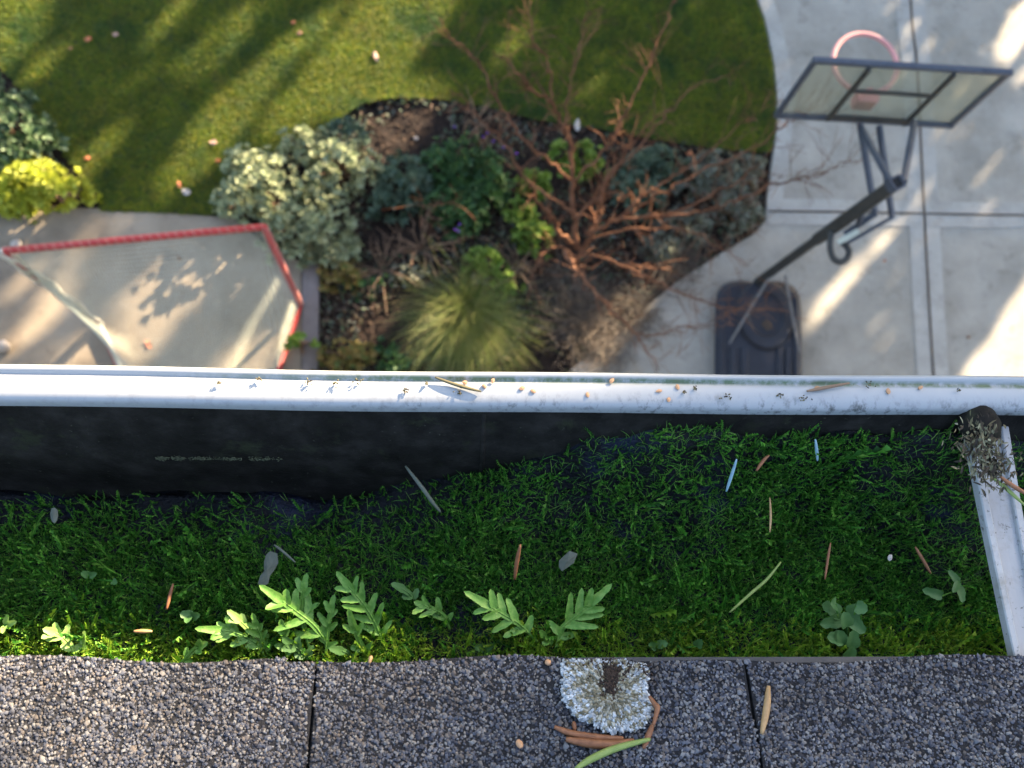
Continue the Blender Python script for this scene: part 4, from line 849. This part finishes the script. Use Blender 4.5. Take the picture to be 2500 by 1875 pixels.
tuft('dry_plant', 'tan dry perennial on the diagonal driveway edge', 'dry plant', c, 560, .30, .006, 'dry_plant', (.1, -.1), .10, 5, drop=.2)
c = P(1640, 640, .1); c[2] = -.04
tuft('dry_plant', 'low brown dead stalks between grey plants and driveway', 'dry plant', c, 500, .28, .006, 'dry_plant', (.1, .1), .14, 6, drop=.3)
c = P(1370, 690, .1); c[2] = -.04
tuft('dry_plant', 'grey dry stalks in front of the tree root', 'dry plant', c, 420, .30, .006, 'dry_plant', (-.1, .1), .14, 8, drop=.3)
c = P(1480, 850, .1); c[2] = -.04
tuft('dry_plant', 'shaded dead stalks close behind the gutter lip', 'dry plant', c, 420, .30, .006, 'dry_plant', (-.1, -.1), .12, 9, drop=.3)

# bare red tree
def stick(mb, p, r0, r1, sides=7): mb.tube(p, np.linspace(r0, r1, len(p)), sides)
tb = P(1412, 640, 0); tb[2] = -.06
tree = thing('bare_tree', 'leafless red barked tree with spreading branches in the bed', 'tree', tb)
BR_ = [  # pixel path, start height, end height, start radius, end radius
 ([(1408, 600), (1400, 529), (1397, 434), (1392, 344), (1374, 316), (1347, 253), (1297, 221), (1279, 199), (1243, 154), (1207, 131)], .35, 1.7, .032, .006),
 ([(1347, 253), (1345, 194), (1327, 131), (1297, 95), (1296, 0)], 1.2, 1.9, .014, .005),
 ([(1394, 440), (1342, 393), (1293, 357), (1243, 289), (1202, 226), (1166, 145), (1107, 95), (1071, 40)], .8, 1.8, .020, .004),
 ([(1400, 520), (1340, 480), (1284, 434), (1234, 357), (1184, 303), (1134, 244), (1098, 221)], .6, 1.4, .017, .005),
 ([(1404, 440), (1451, 389), (1492, 344), (1519, 298), (1559, 208), (1600, 122), (1641, 14), (1660, -40)], .8, 2.0, .018, .005),
 ([(1386, 330), (1383, 289), (1388, 217), (1410, 136), (1428, 45), (1470, 20)], 1.1, 1.8, .012, .004),
 ([(1402, 533), (1451, 488), (1505, 416), (1532, 362), (1575, 310), (1640, 260)], .6, 1.5, .022, .005),
 ([(1430, 570), (1505, 538), (1560, 484), (1636, 434), (1704, 393), (1800, 307), (1850, 290)], .45, 1.6, .022, .004),
 ([(1440, 560), (1523, 533), (1659, 515), (1795, 440), (1855, 398)], .45, 1.4, .024, .005),
 ([(1500, 540), (1600, 480), (1700, 427), (1863, 344), (1935, 289), (2007, 278)], .6, 1.7, .016, .003),
 ([(1560, 530), (1680, 520), (1765, 500), (1863, 463), (1935, 438), (2025, 416), (2127, 373)], .55, 1.7, .018, .004),
 ([(1430, 590), (1560, 560), (1688, 565), (1754, 604), (1834, 650)], .4, 1.3, .016, .004),
 ([(1440, 620), (1550, 660), (1650, 711), (1746, 742), (1840, 752), (1925, 757)], .35, 1.3, .014, .003),
 ([(1420, 610), (1365, 564), (1345, 527), (1310, 490), (1290, 470)], .2, .75, .034, .010),
 ([(1412, 640), (1382, 613), (1400, 650), (1435, 690), (1492, 759), (1549, 816), (1614, 905)], .12, 1.4, .034, .005),
 ([(1549, 816), (1614, 818), (1700, 800), (1790, 790)], 1.05, 1.5, .008, .003),
 ([(1430, 600), (1455, 560), (1470, 500), (1480, 440), (1560, 360), (1620, 290), (1700, 210), (1790, 180)], .4, 1.9, .02, .004),
 ([(1650, 800), (1730, 790), (1790, 760), (1850, 730)], 1.2, 1.5, .007, .003),
 ([(1420, 640), (1470, 620), (1500, 640), (1560, 650), (1640, 655)], .1, .6, .018, .006),
 ([(1410, 630), (1350, 600), (1310, 640), (1300, 680)], .15, .4, .014, .005),
 ([(1160, 540), (1120, 500), (1060, 500), (1020, 505)], .5, .7, .008, .003),
 ([(1400, 640), (1430, 600), (1450, 540), (1440, 500), (1490, 470), (1540, 480)], .1, .8, .03, .008),
]
r_ = random.Random(5); twl = MB()
for i, (pts, h0, h1, r0, r1) in enumerate(BR_):
    K = len(pts); p = smooth_path([P(a, b, h0+(h1-h0)*(j/(K-1))**.9) for j, (a, b) in enumerate(pts)], 6)
    jit = rng.normal(0, 1, p.shape)*.011; jit[0] = 0; p = p+jit
    mb = MB(); stick(mb, p, r0*.78, r1*.80)
    L_ = np.linalg.norm(np.diff(p, axis=0), axis=1).sum()
    for q in range(int(8+L_*15)):                       # short side twigs, each forking once
        t = r_.uniform(.25, 1); j = min(len(p)-2, int(t*(len(p)-1))); d = p[j+1]-p[j]; d /= np.linalg.norm(d)+1e-9
        s = np.array([r_.gauss(0, 1), r_.gauss(0, 1), r_.gauss(.3, .8)]); s -= d*(s@d)*.4; s /= np.linalg.norm(s); v_ = d*r_.uniform(.3, 1.)+s*r_.uniform(.5, 1.1); v_ /= np.linalg.norm(v_)
        l = r_.uniform(.06, .34)*(1 if t > .5 else .7); b1 = p[j]+v_*l*.5+np.array([r_.gauss(0, .02), r_.gauss(0, .02), 0]); b2 = p[j]+v_*l+np.array([r_.gauss(0, .03), r_.gauss(0, .03), r_.gauss(.02, .02)])
        rad = max(.0016, (r0+(r1-r0)*t)*.36); mb.tube([p[j], b1, b2], [rad, rad*.75, .0022], 4, cap=False)
        if l > .15: mb.tube([b1, b1+(b2-b1)*.5+s*l*.2, b1+(b2-b1)*.8+s*l*.4], [.0022, .0018, .0012], 4, cap=False)
    mb.out('branch' if i not in (0, 13, 14, 21) else 'trunk_stem', M['bark'], tree, tb, True)
# twiggy dead shrubs
def twiggy(label, px, py, n, L_, sd, up=.5):
    r = random.Random(sd); b = P(px, py, .1); b[2] = -.05; t = thing('twiggy_shrub', label, 'dead shrub', b); mb = MB()
    for i in range(n):
        a = 6.283*i/n+r.uniform(-.3, .3); l = L_*r.uniform(.6, 1.2); d = np.array([math.cos(a), math.sin(a), r.uniform(.15, .9)*up*2]); d /= np.linalg.norm(d)
        p = smooth_path([b, b+d*l*.5+[r.gauss(0, .02), r.gauss(0, .02), .06], b+d*l+[r.gauss(0, .03), r.gauss(0, .03), 0]], 4); mb.tube(p, np.linspace(.009, .003, len(p)), 5)
        for q in range(3):
            j = r.randint(3, len(p)-2); e = p[j]+d*l*.25+np.array([r.gauss(0, .07), r.gauss(0, .07), r.gauss(.03, .04)]); mb.tube([p[j], lerp(p[j], e, .5), e], [.004, .003, .002], 4, cap=False)
    mb.out('stems', M['twig'], t, b, True)
twiggy('dry twiggy shrub stump with stems radiating in the dark mulch', 1030, 595, 17, .36, 3)
twiggy('smaller bare twig shrub left of the dry stump', 930, 650, 11, .34, 4)
twiggy('pale bare twigs on the mulch patch at the lawn edge', 1165, 285, 9, .24, 6, .3)
twiggy('thin bare twig shrub at the far driveway corner of the bed', 1800, 540, 9, .26, 8, .4)
twiggy('tangled bare twigs between tree root and feathery grass', 1260, 640, 11, .30, 9, .4)

# fallen leaves
def fallen(label, px, py, rx, m_, z=.035, rot=0., cat='fallen leaf', ry=None):
    c = P(px, py, z); s = 8.1/F; rx *= .85; pts = blob(px, py, rx, ry or rx*.7, 9, int(px), rot); p = np.array([P(a, b, z) for a, b in pts]); K = len(p)
    p[:, 2] += np.array([.012*math.sin(i*2.1) for i in range(K)]); vs = [c+[0, 0, .006]]+list(p)+[c-[0, 0, .002]]+list(p-[0, 0, .003])
    fs = [[0, i+1, (i+1) % K+1] for i in range(K)]+[[K+1, K+2+(i+1) % K, K+2+i] for i in range(K)]
    tag(link('fallen_leaf', vs, fs, M[m_], None, c), label, cat, 'fallen leaves on the garden')
fallen('orange red fallen leaf in the dark top left lawn', 214, 95, 11, 'leaf_or'); fallen('pale pink fallen leaf beside the orange red one', 282, 83, 9, 'leaf_pk')
fallen('light orange fallen leaf on the sunny streak left of the silver shrub', 521, 348, 10, 'leaf_pk'); fallen('pinkish brown fallen leaf just above the white one', 438, 450, 10, 'leaf_or', rot=1)
fallen('white fallen leaf on the lawn by the patio edge', 454, 468, 14, 'leaf_wh', rot=.3); fallen('small orange fallen leaf left of the silver shrub', 532, 392, 7, 'leaf_or')
fallen('brown fallen leaf on the upper sunlit lawn', 731, 80, 8, 'leaf_br'); fallen('long pale fallen leaf on the bright lawn centre', 917, 137, 6, 'leaf_pk', ry=13, rot=-.4)
fallen('dull orange fallen leaf near the left bed edge', 212, 386, 9, 'leaf_or'); fallen('rusty fallen leaf at the top of the lawn streak', 716, 54, 7, 'leaf_or')
fallen('red brown fallen leaf close to the patio and yellow shrub', 172, 118, 6, 'leaf_br'); fallen('orange leaf on the mulch at the driveway side of the bed', 1683, 374, 9, 'leaf_or', z=.02)
fallen('white petal like leaf on the mulch near the purple flowers', 1016, 337, 8, 'leaf_wh', z=.02); fallen('grey white leaf at the lawn edge above the tree', 1410, 305, 10, 'leaf_wh', z=.02, ry=14)
fallen('orange fallen leaf on the sunlit patio strip', 360, 840, 14, 'leaf_or', z=.01, rot=.8); fallen('small brown leaf on the upper patio strip', 437, 630, 9, 'leaf_br', z=.01, rot=1)
fallen('orange speck of leaf on the driveway beside the joint', 2160, 636, 5, 'leaf_or', z=.02); fallen('tan speck of leaf on the right driveway slab', 2365, 823, 6, 'leaf_br', z=.02)

# ---------------------------------------------------------------- tall trees beyond the frame that shade the garden
LIT = [  # (height, outline in the photo) of the places the sun reaches through gaps cut in the crowns
 (.03, [(-400, 60), (140, -60), (60, 110), (10, 180), (-400, 420)]), (.03, [(40, 230), (120, 110), (170, 90), (90, 190), (60, 240)]),
 (.03, [(360, 90), (430, 10), (520, -80), (470, -10), (380, 100)]), (.03, [(680, 60), (775, 40), (620, 270), (500, 420), (410, 430), (500, 260)]),
 (.03, [(915, -40), (1030, -40), (840, 230), (700, 335), (640, 310), (765, 160)]), (.03, [(1050, -30), (1125, -30), (1005, 150), (870, 285), (815, 275), (940, 120)]),
 (.03, [(590, 20), (640, 0), (560, 150), (490, 240)]), (.03, [(800, 20), (850, -20), (740, 120), (640, 230), (620, 220)]),
 (.03, [(240, 340), (290, 300), (250, 400), (200, 430), (215, 380)]), (.03, [(1240, 90), (1290, 40), (1270, 110), (1215, 170)]),
 (.35, [(-100, 470), (40, 370), (140, 320), (240, 390), (230, 480), (60, 540), (-100, 600)]), (.5, [(70, 280), (125, 260), (125, 370), (70, 380)]),
 (.01, [(-300, 560), (-100, 480), (150, 500), (190, 530), (90, 570), (-100, 590), (-200, 700)]), (.01, [(470, 560), (500, 570), (450, 680), (400, 760), (390, 830), (330, 910), (240, 910), (330, 760), (420, 640)]),
 (.01, [(590, 690), (640, 620), (680, 640), (650, 720)]), (.01, [(545, 880), (680, 810), (650, 930), (540, 930)]), (.01, [(60, 800), (150, 700), (170, 710), (80, 830)]), (.01, [(170, 880), (230, 800), (240, 810), (200, 900)]),
 (.5, [(540, 420), (620, 350), (720, 320), (780, 300), (900, 310), (920, 350), (820, 380), (760, 400), (680, 420), (640, 470), (560, 470)]),
 (1.82, [(215, 610), (210, 580), (310, 575), (310, 600)]), (1.0, [(640, 570), (690, 560), (755, 720), (720, 740)]), (1.0, [(40, 620), (70, 600), (290, 770), (310, 900), (260, 900), (180, 760)]),
 (.0, [(850, 300), (940, 210), (1040, 210), (1060, 280), (970, 360), (870, 370)]), (.35, [(1325, 500), (1380, 500), (1420, 620), (1460, 690), (1430, 710), (1370, 640)]),
 (.9, [(1330, 190), (1380, 190), (1390, 420), (1360, 420)]), (.9, [(1480, 470), (1700, 400), (1900, 390), (1900, 430), (1700, 470), (1600, 530), (1480, 560)]), (.25, [(1215, 480), (1300, 420), (1310, 460), (1260, 560), (1215, 540)]),
 (.01, [(2245, 525), (2262, 560), (2215, 625), (2130, 700), (2000, 780), (2010, 735), (2100, 640), (2180, 560)]), (.01, [(2540, 640), (2365, 915), (2330, 1000), (3200, 1000), (3200, 100)]),
 (.01, [(2560, -60), (2455, 70), (2440, 120), (2462, 120), (2580, 30)]), (.01, [(2225, -40), (2250, -30), (2235, 150), (2190, 270), (2205, 120)], .6), (.01, [(2350, -20), (2372, -10), (2330, 170), (2290, 230)], .4),
 (.01, [(1560, 690), (1610, 690), (1480, 870), (1400, 930), (1320, 930), (1440, 800)]), (.6, [(1010, 700), (1180, 640), (1200, 700), (1050, 850), (1000, 860)]),
 (1.9, [(2030, 160), (2060, 90), (2110, 65), (2155, 80), (2120, 110), (2060, 130)]), (1.0, [(2060, 300), (2090, 300), (2090, 340), (2060, 340)]),
 (7.74, [(2840, -1100), (-1220, 3380), (-12000, 3380), (-12000, -1100)]),
 (.03, [(400, -60), (1150, -60), (900, 250), (600, 420), (420, 430), (500, 250)], .3), (.03, [(-200, 200), (250, 380), (330, 480), (200, 480), (-200, 300)], .3),
 (.01, [(2150, -60), (2560, -60), (2560, 330), (2350, 250), (2150, 200)], .12), (.01, [(-100, 560), (560, 560), (660, 640), (640, 900), (-100, 900)], .35), (.01, [(1900, 380), (2230, 300), (2230, 480), (1900, 800)], .15),
]
LITW = [(q[0], np.array([P(a, b, q[0])[:2] for a, b in q[1]]), q[2] if len(q) > 2 else 1.0) for q in LIT]
C0 = P(1250, 450)[:2]; LAT = np.array([SAZ[1], -SAZ[0]])       # lateral axis, to the right looking at the sun
def sunlit_through(p, rnd=None):
    hit = np.zeros(len(p), bool); rnd = rng.uniform(0, 1, len(p)) if rnd is None else rnd
    for h, pl, wt in LITW:
        t = (p[:, 2]-h)/SUND[2]; q = p-SUND*t[:, None]; hit |= inpoly(q[:, 0], q[:, 1], pl) & (rnd < wt)
    return hit
SPR = ([(0, 0, 0), (-.5, .35, .1), (.5, .35, .1), (-.4, .8, 0), (.4, .8, 0), (0, 1.1, -.1)], [(0, 2, 1), (1, 2, 4), (1, 4, 3), (3, 4, 5)])
tl = [('straight dark conifer far beyond the lawn, leftmost of the row', -8.6, 14.6), ('dense dark conifer second in the row beyond the lawn', -5.7, 13.4), ('broad dark conifer in the middle of the row beyond the lawn', -2.7, 14.4),
      ('tall conifer standing beyond the driveway curve', .2, 13.6), ('thick conifer right of the middle of the row', 3.1, 14.5), ('dark conifer behind the basketball hoop side of the drive', 6.0, 13.5), ('outermost conifer of the row on the right', 8.8, 14.4)]
for i, (lb, u, dd) in enumerate(tl):
    b = np.array([*(C0+LAT*u+SAZ*dd), -.14]); t = thing('conifer_tree', lb, 'tree', b, 'tall conifers shading the garden'); HT = 22+1.5*math.sin(i*2.3)
    r = np.random.default_rng(40+i); k = 46000; z = r.uniform(1.6, HT, k); ra = np.where(z < 16.5, 2.3, 2.3*np.clip((HT-z)/(HT-16.5), .04, 1)); a = r.uniform(0, 6.283, k); rr_ = ra*np.sqrt(r.uniform(0, 1, k))
    du, ds = rr_*np.cos(a), rr_*np.sin(a)*.55
    p = np.stack([b[0]+LAT[0]*du+SAZ[0]*ds, b[1]+LAT[1]*du+SAZ[1]*ds, z], -1);     out = p-np.array([b[0], b[1], 0]); out[:, 2] = -.3; d = norm(out)+r.normal(0, .5, (k, 3))
    v, f = scatter(SPR[0], SPR[1], p, d, r.normal(0, 1, (k, 3))+[0, 0, .6], r.uniform(.07, .14, k), r.uniform(.14, .26, k), .15)
    hit = sunlit_through(v, np.repeat(r.uniform(0, 1, k), 6)).reshape(-1, 6).any(1); ok = ~hit[f[:, 0]//6]; f = f[ok]  # crown shaped for the light: sprays blocking the sun patches are removed
    used = np.unique(f); remap = np.zeros(len(v), int); remap[used] = np.arange(len(used)); v = v[used]; f = remap[f]
    link('crown', v, f, M['conifer'], t, b)
    mb = MB(); mb.tube([b, b+[0, 0, 7], b+[0, 0, HT-1]], [.16, .12, .03], 9)
    for q in range(70):
        z0 = r.uniform(3, HT-2); aa = r.uniform(0, 6.28); l = min(1.7, (HT-z0)*.3); e = b+np.array([0, 0, z0]); e1 = e+np.array([math.cos(aa)*l*.5, math.sin(aa)*l*.5, .08]); e2 = e+np.array([math.cos(aa)*l, math.sin(aa)*l, -.1])
        if not sunlit_through(np.array([lerp(e, e2, w_) for w_ in np.linspace(.15, 1, 8)])).any(): mb.tube([e, e1, e2], [.03, .02, .008], 5)
    mb.out('trunk', M['trunk'], t, b, True)
